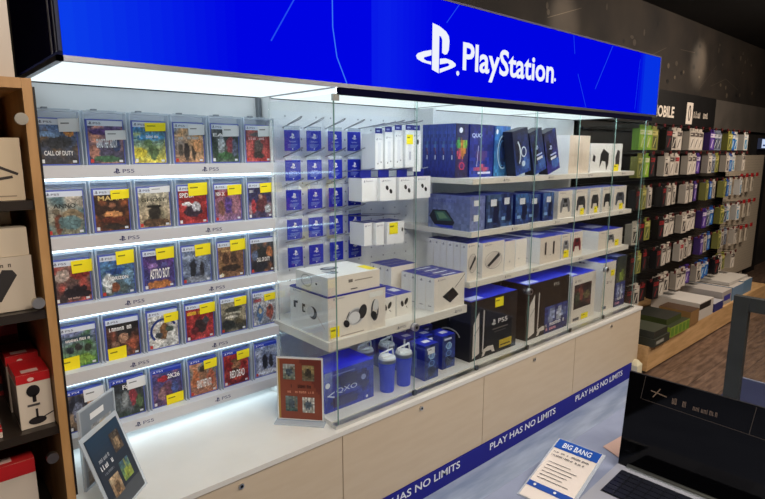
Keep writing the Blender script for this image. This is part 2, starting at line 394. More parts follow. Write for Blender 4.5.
# title, colour, (x,y,w,h) of the title in the picture, top, bottom, alt, blobs, tag colour, tag box, banner
G = [
 [('CALL OF DUTY',WHITE,(.12,.22,.76,.12),(96,130,190),(50,44,46),(120,90,60),[(.5,.55,.45,.2,(60,62,70)),(.8,.8,.14,.1,(220,140,60)),(.3,.75,.3,.08,(120,160,210))],OFF,(.55,.80,1.06,1.12),0),
  ('GRAND THEFT AUTO V',(230,240,250),(.22,.42,.6,.24),(110,90,150),(60,60,80),(230,150,120),[(.15,.3,.16,.2,(190,120,100)),(.5,.12,.4,.1,(60,110,70)),(.8,.5,.15,.2,(40,60,110)),(.5,.85,.5,.1,(90,60,130))],OFF,(.5,.62,1.05,.86),0),
  (None,WHITE,(.2,.70,.6,.08),(60,140,220),(220,200,40),(240,220,70),[(.5,.72,.45,.1,(70,160,225)),(.2,.3,.25,.15,(236,214,40)),(.6,.3,.2,.2,(90,120,70)),(.45,.55,.14,.12,(110,150,90))],YEL,(.4,.86,1.0,1.08),0),
  (None,(200,205,210),(.15,.68,.7,.08),(150,160,175),(170,120,80),(230,170,110),[(.4,.3,.12,.28,(60,50,48)),(.65,.3,.1,.24,(80,64,52)),(.2,.35,.1,.2,(90,80,70)),(.8,.5,.18,.25,(220,150,90))],OFF,(.5,.78,1.02,1.06),0),
  ('EA',WHITE,(.06,.78,.4,.1),(40,48,62),(60,90,60),(120,120,120),[(.35,.5,.14,.34,(170,180,190)),(.68,.5,.15,.3,(150,60,70)),(.5,.2,.3,.12,(60,110,60)),(.85,.4,.12,.3,(90,100,130))],OFF,(.42,.76,1.0,1.06),0),
  (None,(230,190,190),(.12,.70,.76,.08),(150,70,70),(180,40,44),(220,90,80),[(.5,.45,.2,.28,(90,80,76)),(.5,.2,.22,.12,(60,50,50)),(.5,.86,.4,.08,(90,90,92))],OFF,(.5,.78,1.05,1.10),0)],
 [('ANNO',(40,44,46),(.2,.70,.6,.12),(196,186,170),(120,120,96),(90,130,140),[(.7,.5,.3,.16,(150,130,96)),(.3,.3,.12,.3,(120,60,40)),(.6,.3,.35,.2,(92,130,136)),(.25,.6,.1,.1,(110,100,80))],None,None,0),
  ('MAFIA',(220,190,120),(.12,.84,.76,.13),(56,36,26),(70,36,24),(160,80,40),[(.5,.45,.3,.1,(230,150,80)),(.5,.7,.12,.1,(150,90,60)),(.5,.3,.4,.1,(110,44,26)),(.5,.12,.4,.08,(50,36,28))],YEL,(.5,.84,1.0,1.08),0),
  ('GHOST',(60,60,52),(.1,.74,.8,.1),(200,196,170),(180,150,110),(150,140,110),[(.5,.4,.2,.3,(48,42,36)),(.5,.6,.24,.06,(30,28,24)),(.5,.12,.5,.12,(100,70,46))],OFF,(.4,.95,1.0,1.12),0),
  ('SPIDER',WHITE,(.05,.8,.5,.14),(170,36,40),(150,30,34),(220,60,60),[(.5,.4,.34,.2,(60,40,60)),(.6,.5,.16,.16,(200,200,210)),(.3,.6,.2,.06,(230,230,236))],YEL,(.38,.82,1.0,1.18),0),
  ('NBA 2K',WHITE,(.05,.80,.34,.12),(130,50,60),(140,100,150),(180,120,150),[(.5,.5,.2,.3,(90,60,150)),(.25,.4,.14,.28,(130,80,70)),(.78,.45,.16,.3,(170,110,130)),(.4,.85,.4,.08,(180,40,44))],YEL,(.5,.78,1.0,1.08),0),
  (None,WHITE,(.06,.84,.2,.1),(50,50,100),(60,50,90),(160,120,130),[(.55,.45,.24,.34,(110,50,60)),(.5,.7,.1,.09,(200,150,130)),(.2,.4,.1,.3,(190,50,60)),(.8,.3,.15,.15,(180,190,200))],YEL,(.5,.8,1.04,1.1),0)],
 [(None,(200,170,160),(.35,.08,.4,.05),(150,110,100),(60,46,50),(200,80,70),[(.25,.75,.24,.18,(190,170,160)),(.7,.75,.3,.14,(150,44,40)),(.35,.35,.08,.06,(210,200,200)),(.6,.25,.4,.2,(44,34,44))],YEL,(.52,.76,1.06,1.08),0),
  ('HORIZON',WHITE,(.22,.44,.6,.1),(70,130,190),(80,90,80),(60,110,190),[(.5,.68,.44,.1,(30,70,150)),(.2,.4,.2,.3,(210,220,225)),(.4,.2,.14,.16,(150,80,50)),(.8,.5,.2,.25,(110,160,200))],YEL,(.5,.84,1.0,1.2),0),
  ('ASTRO BOT',WHITE,(.2,.3,.66,.3),(70,50,120),(60,70,150),(100,60,150),[(.5,.12,.5,.14,(190,110,50)),(.3,.7,.16,.08,(150,110,190)),(.7,.7,.14,.06,(90,90,170))],YEL,(.45,.84,1.0,1.16),0),
  (None,(200,210,225),(.2,.82,.6,.06),(110,130,170),(60,70,100),(150,170,200),[(.38,.45,.13,.32,(40,44,54)),(.68,.38,.1,.26,(50,50,60)),(.5,.1,.5,.1,(130,140,160))],YEL,(.48,.80,1.0,1.14),0),
  (None,(220,180,120),(.15,.84,.4,.07),(140,96,66),(120,80,50),(180,130,80),[(.3,.62,.14,.2,(90,60,44)),(.6,.62,.14,.2,(80,56,44)),(.5,.3,.4,.12,(60,44,36)),(.15,.1,.08,.06,(200,190,150))],YEL,(.5,.82,1.06,1.16),0),
  ('CALL OF DUTY',WHITE,(.25,.36,.56,.14),(70,74,84),(34,34,46),(170,100,60),[(.45,.6,.24,.3,(44,48,50)),(.8,.65,.14,.2,(190,110,60)),(.15,.6,.14,.2,(90,110,150))],None,None,0)],
 [(None,WHITE,(.15,.74,.7,.08),(120,130,190),(90,160,60),(60,120,50),[(.25,.5,.12,.12,(50,60,70)),(.5,.55,.12,.12,(60,60,60)),(.75,.5,.12,.12,(60,70,60)),(.5,.8,.5,.07,(50,80,100)),(.5,.2,.45,.16,(130,180,60))],YEL,(.0,-.02,.48,.32),0),
  (None,WHITE,(.1,.80,.7,.12),(40,40,44),(60,44,40),(150,80,60),[(.5,.55,.16,.16,(190,140,110)),(.25,.35,.14,.16,(150,110,90)),(.78,.3,.16,.16,(190,90,60)),(.5,.2,.3,.1,(110,80,70))],YEL,(.05,-.02,.56,.32),0),
  (None,(60,64,70),(.05,.82,.4,.06),(214,216,214),(200,204,204),(190,180,170),[(.5,.5,.18,.3,(150,100,60)),(.35,.4,.14,.1,(60,70,80)),(.7,.55,.14,.1,(70,90,80)),(.3,.18,.3,.1,(236,236,232))],YEL,(.55,.74,1.0,1.0),0),
  (None,(250,210,60),(.06,.82,.5,.12),(180,34,40),(160,24,34),(210,60,60),[(.5,.45,.26,.26,(60,40,44)),(.7,.6,.14,.12,(80,80,90)),(.3,.3,.16,.14,(110,36,44))],YEL,(.52,.78,1.04,1.08),0),
  (None,(220,220,205),(.2,.60,.6,.06),(140,136,116),(60,60,52),(170,160,130),[(.5,.75,.4,.1,(60,64,58)),(.4,.5,.3,.06,(210,205,190)),(.3,.25,.3,.15,(40,46,46)),(.7,.3,.2,.1,(90,80,56))],YEL,(.55,.82,1.0,1.08),0),
  (None,(190,30,34),(.05,.82,.32,.12),(206,210,218),(150,160,180),(120,130,150),[(.3,.42,.16,.3,(70,110,170)),(.72,.42,.16,.3,(170,80,70)),(.3,.5,.08,.1,(220,200,150)),(.72,.55,.07,.08,(60,60,70))],YEL,(.5,.80,.98,1.02),0)],
 [(None,(210,210,215),(.2,.3,.6,.07),(50,54,74),(40,40,50),(170,140,110),[(.3,.5,.18,.3,(110,120,150)),(.75,.65,.2,.2,(180,130,90)),(.6,.2,.3,.14,(30,30,36))],OFF,(.5,.76,1.06,1.10),1),
  ('FC 26',WHITE,(.35,.80,.5,.13),(34,40,56),(50,70,60),(90,100,110),[(.4,.5,.13,.28,(130,140,145)),(.65,.55,.14,.28,(160,44,60)),(.85,.35,.12,.2,(80,110,70))],OFF,(.5,.78,1.06,1.08),1),
  ('2K26',WHITE,(.52,.78,.44,.14),(50,60,140),(90,60,110),(150,90,130),[(.35,.80,.26,.1,(190,30,50)),(.5,.45,.2,.28,(110,60,90)),(.3,.35,.14,.24,(160,110,120)),(.75,.45,.14,.2,(60,80,160))],YEL,(.45,.0,1.0,.30),1),
  ('GRAND THEFT AUTO',WHITE,(.25,.2,.55,.26),(90,120,130),(180,100,70),(210,140,100),[(.5,.66,.18,.24,(150,100,70)),(.2,.5,.16,.3,(210,110,60)),(.8,.5,.16,.3,(190,90,60)),(.5,.8,.14,.1,(60,44,34))],YEL,(.55,.78,1.0,1.06),1),
  ('RED DEAD',WHITE,(.24,.22,.6,.24),(170,24,30),(120,14,20),(210,70,50),[(.5,.6,.22,.16,(170,110,70)),(.5,.78,.28,.06,(120,80,50)),(.45,.4,.2,.14,(100,60,50))],YEL,(.55,.80,1.02,1.08),1),
  (None,(170,180,200),(.15,.80,.7,.07),(110,130,170),(120,130,170),(190,200,225),[(.42,.48,.13,.3,(34,38,50)),(.68,.44,.1,.26,(44,46,58)),(.5,.12,.5,.1,(190,200,220))],None,None,1)]]
COLDESC = [['blue and brown soldier','purple collage','blue sky and yellow field','grey and orange soldiers','dark green footballers','red underground emblem'],
 ['beige and teal coast','dark brown gangster','cream warrior in a wide hat','bright red masked fighter','purple basketball players','dark blue hockey player'],
 ['dark red and grey portrait','blue landscape','violet robot','blue-grey pair of warriors','orange-brown desert soldiers','dark soldier'],
 ['green field','black and orange portraits','white cover with a blue ring','red fighters','grey-green misty landscape','pale grey brick figures'],
 ['dark portrait with blue band','dark footballers with blue band','red and blue basketball','orange portraits with blue band','deep red cowboy','icy blue pair of warriors']]
def tagsticker(F, box_, w, h, col, parent, rot=0):
    a0,b0,a1,b1 = box_; b = MB('matte'); F2 = Fr(F.p(0,0,.0), F.u, F.v)
    r = lambda a,bb: (a*w, bb*h)
    p = [r(a0,b0), r(a1,b0+.02), r(a1+.01,b1+.02), r(a0-.01,b1)]
    b.poly([F.p(q[0],q[1],.0012) for q in p], col); b.poly([F.p(q[0],q[1],.0004) for q in p[::-1]], col)
    dk = tuple(c*.55 for c in col)
    b.poly([F.p(w*(a0+.05)+0*w, h*(b0+(b1-b0)*.60), .0016),F.p(w*(a0+(a1-a0)*.5), h*(b0+(b1-b0)*.62), .0016),F.p(w*(a0+(a1-a0)*.5), h*(b0+(b1-b0)*.72), .0016),F.p(w*(a0+.05), h*(b0+(b1-b0)*.70), .0016)], dk)
    return b.build('price_sticker', parent, label=('yellow' if col == YEL else 'white')+' price sticker')
holder0 = None
CW, CH = .112, .143
for i in range(5):
    for j in range(6):
        cx = .387+.1362*j; zb = 1.428-PIT*i; x0 = cx-CW/2
        ttl, tc, tb, tcA, tcB, alt, blobs, tg, tgb, ps4 = G[i][j]
        # holder: open-fronted clear tray
        hl = 'clear acrylic holder gripping the '+COLDESC[i][j]+' game, '+ROWS[i]
        if holder0 is None:
            holder0 = thing('case_holder', (cx,1.95,zb), hl, 'display holder', 'clear acrylic game holders')
            hx0, hx1, hz0, hz1 = cx-.0645, cx+.0645, zb-.0003, zb+.168
            b = MB('acrylic'); b.box(hx0,hx1,1.957,1.960,hz0,hz1,WHITE); b.build('back_sheet', holder0)
            b = MB('acrylic_rim'); b.box(hx0,hx0+.0035,1.925,1.957,hz0,hz1-.006,WHITE); b.box(hx1-.0035,hx1,1.925,1.957,hz0,hz1-.006,WHITE)
            b.box(hx0,hx1,1.925,1.957,hz1-.006,hz1,WHITE); b.build('side_wall', holder0)
            b = MB('satin_plastic'); b.box(hx0+.03,hx0+.045,1.935,1.955,hz1+.0003,hz1+.006,(130,136,146)); b.box(hx0+.02,hx1-.02,1.955,1.96,hz1,hz1+.004,(180,188,198)); b.build('security_latch', holder0)
        else: copy_tree(holder0, (cx,1.95,zb), hl)
        lab = COLDESC[i][j]+' cover on a game case, '+ROWS[i]+', '+COLN[j].replace('the ','').replace('at ','')
        c = thing('game_case', (cx,1.945,zb), lab, 'video game', 'game cases on the wall')
        b = MB('satin_plastic'); b.box(x0,x0+CW,1.938,1.953,zb,zb+CH,(52,70,170),f=(90,104,186)); b.build('case', c, bevel=.0015)
        b = MB('printed_card'); F = front(x0,1.938,zb)
        m = .004; pb = .118 if not ps4 else .124
        b.art(F,m+.001,m,CW-m+.001,m+pb,picture(i*10+j,tcA,tcB,blobs,.6,alt),26,30,1)
        bc = (214,222,236) if not ps4 else (24,52,168); lc = (50,54,90) if not ps4 else WHITE
        b.rect(F,m+.001,m+pb,CW-m+.001,CH-m,bc,1)
        b.logo(F,.008,m+pb+.004,.010,.009 if not ps4 else .007,lc,2); b.text(F,'PS5' if not ps4 else 'PS4',.022,m+pb+.005,.022,.006,lc,2)
        tbx = (m+tb[0]*(CW-2*m),m+tb[1]*pb,tb[2]*(CW-2*m),tb[3]*pb)
        if ttl: b.text(F,ttl,*tbx,tc,2,.02)
        else: b.words(F,*tbx,tc,2,i*6+j,9)
        b.rect(F,.007,.007,.016,.018,(190,50,46) if (i+j)%2 else (220,220,220),2); b.rect(F,CW-.02,.008,CW-.009,.015,(210,214,220),2)
        if i == 3 and j == 2: b.ring(F,.058,.066,.048,.046,.008,(40,60,130),3,24,.4,3.9)
        b.build('cover', c)
        if tg:
            F2 = front(x0,1.936,zb); tagsticker(F2, tgb, CW, CH*.88, tg, c)

# ================================================================== GLASS CASE
def case_shelf(x0,x1,z0,z1,label,marks):
    t = thing('display_shelf', ((x0+x1)/2,1.78,z0), label, 'shelf', 'white shelves inside the glass case')
    b = MB('white_laminate'); b.box(x0,x1,1.56,1.996 if x0>1.9 else 1.99,z0,z1,WHITE); b.build('board', t)
    b = MB('matte'); b.box(x0,x1,1.5575,1.56,z0,z1,(222,216,206)); F = front(0,1.5575,z0+(z1-z0)/2)
    for x in marks: b.logo(F,x,-.0065,.016,.013,(60,60,80),1); b.text(F,'PS5',x+.02,-.005,.03,.010,(110,108,120),1)
    b.build('edge_strip', t)
    b = MB('added_shelf_light'); b.box(x0+.08,x1-.02,1.60,1.608,z0-.003,z0-.0005,(226,238,246)); b.build('light_strip', t, label='added light strip under the shelf')  # strip added below each board to light the dark case interior
Z1, Z2, Z3, ZV, ZB = 1.351, 1.114, .884, .784, .488
case_shelf(1.902,3.47,1.326,Z1,'highest white shelf in the glass case, holding the tall blue boxes',[2.12,2.5,2.9,3.3])
case_shelf(1.902,3.47,1.089,Z2,'white shelf in the glass case carrying the row of controller boxes',[2.2,2.58,2.95,3.3])
case_shelf(1.902,3.47,.857,Z3,'white shelf in the glass case above the big console boxes',[2.16,2.4,2.85,3.2])
case_shelf(1.112,1.885,.750,ZV,'white shelf in the glass case under the virtual reality headset boxes',[1.45,1.80])
t = thing('glass_case', (2.3,1.75,CT), 'frameless glass case with six tall sliding panes standing on the white countertop', 'display case')
b = MB('metal'); b.box(1.10,3.50,1.503,1.535,CT,.484,(205,206,204)); b.build('front_track', t)
b = MB('white_laminate'); b.box(1.104,3.496,1.536,2.0,CT,ZB,WHITE); b.build('floor_board', t)
px = [1.117,1.505,1.905,2.305,2.715,3.09,3.495]
for i in range(6):
    yy = 1.508 + (.010 if i%2 else 0)
    b = MB('glass'); b.box(px[i]-(.003 if i else 0),px[i+1],yy,yy+.005,.484,1.656,(120,160,150))
    # visible greenish polished edges
    for k in ((2,3) if i == 0 else (3,)): b.m[k] = 1; b.c[k] = L((128,160,152))
    b.mats.append('glossy'); pane = b.build('glass_pane', t)
b = MB('glass'); b.box(1.111,1.1165,1.5085,1.93,.484,1.656,(120,160,150)); b.mats.append('glossy'); b.m[0]=1; b.c[0]=L((112,142,134)); b.build('side_pane', t)
b = MB('glass'); b.box(3.497,3.502,1.508,2.004,.484,1.656,(120,160,150)); b.mats.append('glossy'); b.m[0]=1; b.c[0]=L((112,142,134)); b.build('side_pane', t)
for x, z in ((1.50,.775),(2.30,.785),(3.085,.785)):
    b = MB('metal'); b.cyl((x,1.508,z),(x,1.494,z),.016,.016,16,(215,215,217)); b.cyl((x+.004,1.518,z),(x+.004,1.500,z-.004),.017,.014,16,(150,150,154)); b.use('matte'); b.cyl((x,1.494,z),(x,1.4925,z),.006,.006,10,(20,20,22))
    b.build('lock', t)
for x in (1.50,1.90,2.30,2.71,3.085):
    b = MB('metal'); b.box(x-.008,x+.008,1.498,1.508,.484,.506,(120,122,120)); b.build('bottom_clip', t)
for x in (1.125,):
    b = MB('metal'); b.box(x-.02,x+.006,1.498,1.508,1.635,1.656,(160,164,162)); b.build('top_clip', t)

# ------------------------------------------------------------------ hooks with gift cards
def hook_mesh(b, x, y0, y1, z, rise=.035, c=(170,172,176)):
    r = .0018
    for s in (-1,1):
        b.tube([(x+s*.002,y0,z),(x+s*.006,y1+.02,z+rise*.8),(x+s*.004,y1,z+rise),(x,y1-.006,z+rise*1.05)],r,c,5)
hook0 = None; card0 = None
cards_x = [1.217,1.322,1.430,1.534]; rz = [1.555,1.436,1.316,1.195,1.078]
rn = ['top row','second row','third row','fourth row','lowest row']; cn = ['leftmost column','second column','third column','right-hand column']
for i in range(5):
    for j in range(4):
        x, z = cards_x[j], rz[i]
        hlb = 'wire hook holding the gift card in the '+rn[i]+', '+cn[j]
        glb = 'blue store gift card hanging on the pegboard, '+rn[i]+', '+cn[j]
        if hook0 is None:
            b = MB('metal'); hook_mesh(b, x, 1.998, 1.86, z+.012, .036)
            hook0 = b.build('wire_hook', origin=(x,1.99,z), label=hlb, cat='hook', group='wire hooks of the gift cards')
            card0 = thing('gift_card', (x,1.93,z-.08), glb, 'gift card', 'blue gift cards on the pegboard')
            b = MB('printed_card'); b.box(x-.036,x+.036,1.928,1.931,z-.083,z,(8,30,176)); F = front(x-.034,1.928,z-.083)
            b.logo(F,.022,.048,.024,.022,WHITE,1); b.text(F,'PlayStation',.018,.033,.032,.008,(200,210,240),1)
            for q in range(3): b.rect(F,.012,.024-q*.005,.056-q*.006,.026-q*.005,(140,160,220),1)
            b.ell(F,.034,.008,.003,.003,WHITE,1,8)
            b.build('card', card0)
            b = MB('acrylic_rim'); b.box(x-.036,x+.036,1.9275,1.9278,z+.0006,z+.016,WHITE); b.build('hang_tab', card0)
        else:
            copy_tree(hook0, (x,1.99,z), hlb); copy_tree(card0, (x,1.93,z-.08), glb)

# ------------------------------------------------------------------ carton helper
def carton(x0,x1,y0,y1,z0,z1, label, cat='boxed gadget', group=None, fc=OFF, tc=BLUE, lc=None, deco=None, sticker=None, name='product_box', ldeco=None, tdeco=None, mat='printed_card'):
    lc = lc or fc
    t = thing(name, ((x0+x1)/2,(y0+y1)/2,z0), label, cat, group)
    b = MB(mat); b.box(x0,x1,y0,y1,z0,z1,fc,t=tc,l=lc,r=lc)
    F = front(x0,y0,z0); w, h, d = x1-x0, z1-z0, y1-y0
    if deco: deco(b, F, w, h)
    Fl = left(x0,y1,z0)
    if ldeco: ldeco(b, Fl, d, h)
    if tdeco: tdeco(b, top(x0,y0,z1), w, d)
    b.build('carton', t)
    if sticker:
        (a0,b0,a1,b1), sc = sticker
        b = MB('matte'); b.rect(F,a0*w,b0*h,a1*w,b1*h,sc,3); b.rect(F,a0*w+.003,(b0+.62*(b1-b0))*h,(a0+.5*(a1-a0))*w,(b0+.75*(b1-b0))*h,tuple(q*.5 for q in sc),4)
        b.build('price_sticker', t, label=('yellow' if sc[2]<120 else 'white')+' price sticker')
    return t
def mini(b, F, w, h, c=(60,64,110)):
    b.logo(F,w*.1,h-.018,.010,.009,c,1); b.text(F,'PlayStation',w*.1+.014,h-.017,min(.04,w*.4),.007,c,1)
def slim_side(b, F, w, h): b.logo(F,w*.3,h-.022,w*.35,.010,(50,54,100),1); b.rect(F,w*.3,.02,w*.7,.024,(150,150,156),1)
def toptag(b, F, w, d): b.rect(F,w*.35,d*.3,w*.8,d*.6,(225,228,240),1)

# pegboard goods right of the cards
hb = 'white boxed accessories on the pegboard'
for k, (x, yy, zt, hh, ww, nm) in enumerate([(1.560,1.79,1.545,.150,.045,'leftmost of the upper hanging row'),(1.607,1.78,1.552,.155,.045,'second of the upper hanging row'),
        (1.655,1.77,1.560,.160,.048,'third of the upper hanging row, tall'),(1.706,1.755,1.562,.160,.050,'upper hanging row, with the yellow sticker'),(1.760,1.765,1.562,.180,.05,'rightmost of the upper hanging row')]):
    def dk(b,F,w,h,k=k):
        mini(b,F,w,h-.01,(90,96,130)); b.rect(F,w*.3,h*.18,w*.7,h*.75,(222,226,234),1)
        if k == 4: b.ell(F,w*.6,h*.72,.006,.012,BLACK,2)
        elif k == 3: b.rect(F,w*.42,h*.2,w*.62,h*.42,(170,176,190),2)
        else: b.ell(F,w*.3,h*.16,.003,.004,GREY,2,8); b.ell(F,w*.7,h*.2,.003,.004,GREY,2,8)
    t = carton(x-ww/2,x+ww/2,yy,yy+.09,zt-hh,zt,'slim white hanging accessory box, '+nm,'boxed accessory',hb,(236,238,242),BLUE,deco=dk,
        sticker=((.1,.62,.85,.88),YEL) if k==3 else None,name='accessory_box')
    b = MB('printed_card'); b.box(x-ww*.4,x+ww*.4,yy+.002,yy+.006,zt,zt+.022,(24,34,140)); F=front(x-ww*.4,yy+.002,zt); b.rect(F,ww*.1,.007,ww*.5,.014,(150,160,210),1); b.build('hang_tab', t, label='blue hang tab')
    b = MB('metal'); hook_mesh(b,x,1.998,yy-.03,zt+.020,.02); b.build('wire_hook', origin=(x,1.99,zt), label='wire hook carrying the white accessory box, '+nm, cat='hook', group='wire hooks of the accessory boxes')
for k, (x, yy, nm) in enumerate([(1.50,1.78,'plain box at the left of the earbuds row'),(1.585,1.76,'earbuds box left of centre'),(1.680,1.745,'middle earbuds box'),(1.800,1.76,'earbuds box at the right, beside the divider')]):
    def de(b,F,w,h,k=k):
        if k: b.ell(F,w*.42,h*.56,.008,.011,BLACK,1,10,.4); b.ell(F,w*.66,h*.40,.008,.011,BLACK,1,10,.4)
        mini(b,F,w,h)
    zz = 1.36-.0*k; t = carton(x-.045,x+.045,yy,yy+.09,zz-.098,zz,'small white hanging box, '+nm,'boxed earbuds',hb+' (second row)',(238,238,240),(26,36,150),deco=de,name='accessory_box')
    b = MB('printed_card'); b.box(x-.03,x+.03,yy+.03,yy+.034,zz,zz+.032,(24,34,140)); b.build('hang_tab', t, label='blue hang tab')
    b = MB('metal'); hook_mesh(b,x,1.998,yy-.02,zz+.02,.02); b.build('wire_hook', origin=(x,1.99,zz), label='wire hook carrying the '+nm, cat='hook', group='wire hooks of the accessory boxes')
for k, (x, yy, nm) in enumerate([(1.505,1.80,'at the left, in front of the dotted board'),(1.555,1.78,'in the middle of the lowest hanging row'),(1.635,1.765,'with a yellow sticker over its front')]):
    ww = .045 if k < 2 else .10; zz = 1.168
    def de(b,F,w,h,k=k):
        mini(b,F,w,h)
        if k == 2: b.ell(F,w*.88,h*.6,.005,.010,BLACK,1,10)
    carton(x-ww/2,x+ww/2,yy,yy+.10,zz-.10,zz,'white accessory box hanging '+nm,'boxed accessory','lowest white boxes on the pegboard',(238,238,240),(40,46,120),deco=de,
        sticker=((.1,.45,.6,.95),YEL) if k==2 else None,name='accessory_box')
    b = MB('metal'); hook_mesh(b,x,1.998,yy-.02,zz+.014,.02); b.build('wire_hook', origin=(x,1.99,zz), label='wire hook carrying the white accessory box '+nm, cat='hook', group='wire hooks of the accessory boxes')

# ------------------------------------------------------------------ VR shelf
def vrf(b,F,w,h):
    mini(b,F,w*.8,h); b.rect(F,0,h-.006,w,h,(40,46,150),1)
    b.ell(F,w*.46,h*.42,w*.15,h*.20,(206,206,208),1,20,.15); b.ell(F,w*.46,h*.42,w*.13,h*.17,(150,150,154),2,20,.15); b.ell(F,w*.58,h*.5,w*.07,h*.17,(40,40,44),3,16,-.3); b.ell(F,w*.43,h*.40,w*.10,h*.14,(222,222,224),4,18,.1)
    b.ring(F,w*.80,h*.46,w*.07,h*.26,.008,(90,90,96),2); b.ell(F,w*.78,h*.34,w*.05,h*.12,(36,36,40),3,12,.6); b.ell(F,w*.82,h*.58,w*.05,h*.14,(214,214,216),3)
    b.ell(F,w*.30,h*.30,w*.045,h*.10,(30,30,34),2,12,.7); b.line(F,(w*.30,h*.40),(w*.35,h*.56),.004,(50,50,54),2)
    b.rect(F,w*.70,h*.78,w*.95,h*.90,(236,236,232),2); b.rect(F,w*.2,h*.03,w*.6,h*.05,(150,140,130),1)
def vrl(b,F,w,h):
    mini(b,F,w,h); b.rect(F,0,h-.006,w,h,(40,46,150),1)
    b.shape(F,[(w*.10,h*.50),(w*.16,h*.50),(w*.16,h*.62),(w*.22,h*.62),(w*.22,h*.68),(w*.10,h*.66)],(40,40,44),1)
    b.shape(F,[(w*.34,h*.46),(w*.42,h*.46),(w*.42,h*.66),(w*.34,h*.66)],(40,40,44),1); b.rect(F,w*.38,h*.50,w*.42,h*.60,OFF,2)
    b.ell(F,w*.62,h*.52,w*.11,h*.15,(40,40,44),1); b.ell(F,w*.57,h*.54,w*.09,h*.12,(222,222,226),2); b.line(F,(w*.72,h*.5),(w*.92,h*.25),.002,(190,150,140),1)
carton(1.124,1.404,1.575,1.83,ZV,.951,'large white virtual reality headset box, the lower of the two','boxed headset','stacked headset boxes',(234,226,216),(46,52,160),(240,240,240),vrf,((.03,.05,.18,.30),YEL),ldeco=vrl)
def v2f(b,F,w,h):
    b.rect(F,w*.38,h*.55,w*.46,h*.72,(120,112,104),1); b.rect(F,w*.5,h*.58,w*.85,h*.64,(160,150,138),1); b.rect(F,w*.42,h*.14,w*.55,h*.2,(90,84,80),1)
def v2l(b,F,w,h):
    b.ring(F,w*.35,h*.55,w*.18,h*.36,.005,(190,192,196),1); b.ell(F,w*.66,h*.5,w*.03,h*.06,(60,60,64),1)
def v2t(b,F,w,d):
    b.ell(F,w*.28,d*.36,w*.10,d*.16,(96,104,116),1); b.ell(F,w*.42,d*.64,w*.16,d*.13,(80,88,102),1); b.ell(F,w*.25,d*.45,w*.07,d*.09,(190,196,204),2); b.ell(F,w*.42,d*.66,w*.1,d*.06,(180,188,200),2)
    b.rect(F,w*.84,d*.06,w*1.0,d*.45,YEL,1)
carton(1.128,1.376,1.578,1.79,.9516,1.020,'flat white controller box lying on top of the large headset box','boxed headset','stacked headset boxes',(232,222,210),(244,244,242),(240,240,240),v2f,ldeco=v2l,tdeco=v2t)
for k, x in enumerate((1.47,1.565)):
    def de(b,F,w,h):
        b.ell(F,w*.36,h*.55,.008,.014,BLACK,1,12,.3); b.ell(F,w*.62,h*.62,.009,.016,BLACK,1,12,-.5); b.line(F,(w*.6,h*.4),(w*.7,h*.3),.003,BLACK,1)
    carton(x-.045,x+.045,1.635,1.80,ZV,.877,'small white earbuds box with blue lid, '+['left one, against the headset boxes','right one of the pair beside the headset boxes'][k],'boxed earbuds','earbuds boxes beside the headset box',(232,228,222),(34,44,170),OFF,de,tdeco=toptag)
def queue(x0,x1,y0,n,dy,z0,h,label,words,deco,fc=(234,226,216),lc=(240,240,242),tc=(44,50,150),ld=slim_side,gap=.002,group=None,sticker=None,td=None):
    for k in range(n):
        ya = y0+k*dy
        carton(x0,x1,ya,ya+dy-gap,z0,z0+h,words[0]+', '+('frontmost of '+words[1] if k==0 else 'backmost of '+words[1] if k==n-1 else ['','second','third','fourth','fifth','sixth'][k]+' back in '+words[1]),label,group or words[1],fc,tc,lc,deco if k==0 else None,sticker if k==0 else None,ldeco=ld,tdeco=td)
def media(b,F,w,h):
    mini(b,F,w,h); b.shape(F,[(w*.26,h*.40),(w*.52,h*.16),(w*.80,h*.36),(w*.60,h*.62)],(30,28,30),1); b.line(F,(w*.66,h*.58),(w*1.0,h*.95),.003,(40,36,36),1)
queue(1.685,1.885,1.575,4,.052,ZV,.150,'boxed adapter',('white adapter box with blue lid','the stack beside the divider'),media,td=toptag)
queue(1.640,1.80,1.80,3,.05,ZV,.17,'boxed accessory',('upright white box with blue lid','the rear row behind the adapter boxes'),None)
# ------------------------------------------------------------------ shelf 3
def oval(b,F,w,h):
    mini(b,F,w,h); b.ell(F,w*.5,h*.46,w*.38,h*.22,(214,204,196),1,24,.3); b.shape(F,[(w*.22,h*.34),(w*.30,h*.28),(w*.80,h*.56),(w*.74,h*.66)],(44,44,48),2)
    b.ring(F,w*.5,h*.46,w*.40,h*.25,.002,(120,116,112),2)
queue(1.905,2.010-.03,1.58,6,.042,Z3,.176,'boxed disc drive',('white disc drive box','the left queue on the third shelf'),oval)
queue(2.015,2.180,1.58,5,.048,Z3,.166,'boxed disc drive',('white disc drive box','the second queue on the third shelf'),oval)
queue(2.215,2.300,1.60,5,.048,Z3,.150,'boxed charger',('narrow plain white box','the middle queue on the third shelf'),lambda b,F,w,h: b.ell(F,w*.5,h*.3,.004,.004,GREY,1,8))
queue(2.335,2.430,1.62,4,.052,Z3,.145,'boxed charger',('squat white box','the queue left of the twin slit boxes'),lambda b,F,w,h: b.ell(F,w*.3,h*.3,.004,.004,GREY,1,8))
def slits(b,F,w,h):
    b.rect(F,w*.22,h*.32,w*.30,h*.80,(40,30,32),1); b.rect(F,w*.62,h*.30,w*.70,h*.80,(40,30,32),1); b.ell(F,w*.5,h*.3,.003,.003,GREY,1,8)
carton(2.495,2.690,1.58,1.83,Z3,1.024,'white cover plates box with two dark slits and blue lid','boxed console covers',None,(226,214,202),(42,50,160),(240,240,242),slits,ldeco=slim_side,tdeco=toptag)
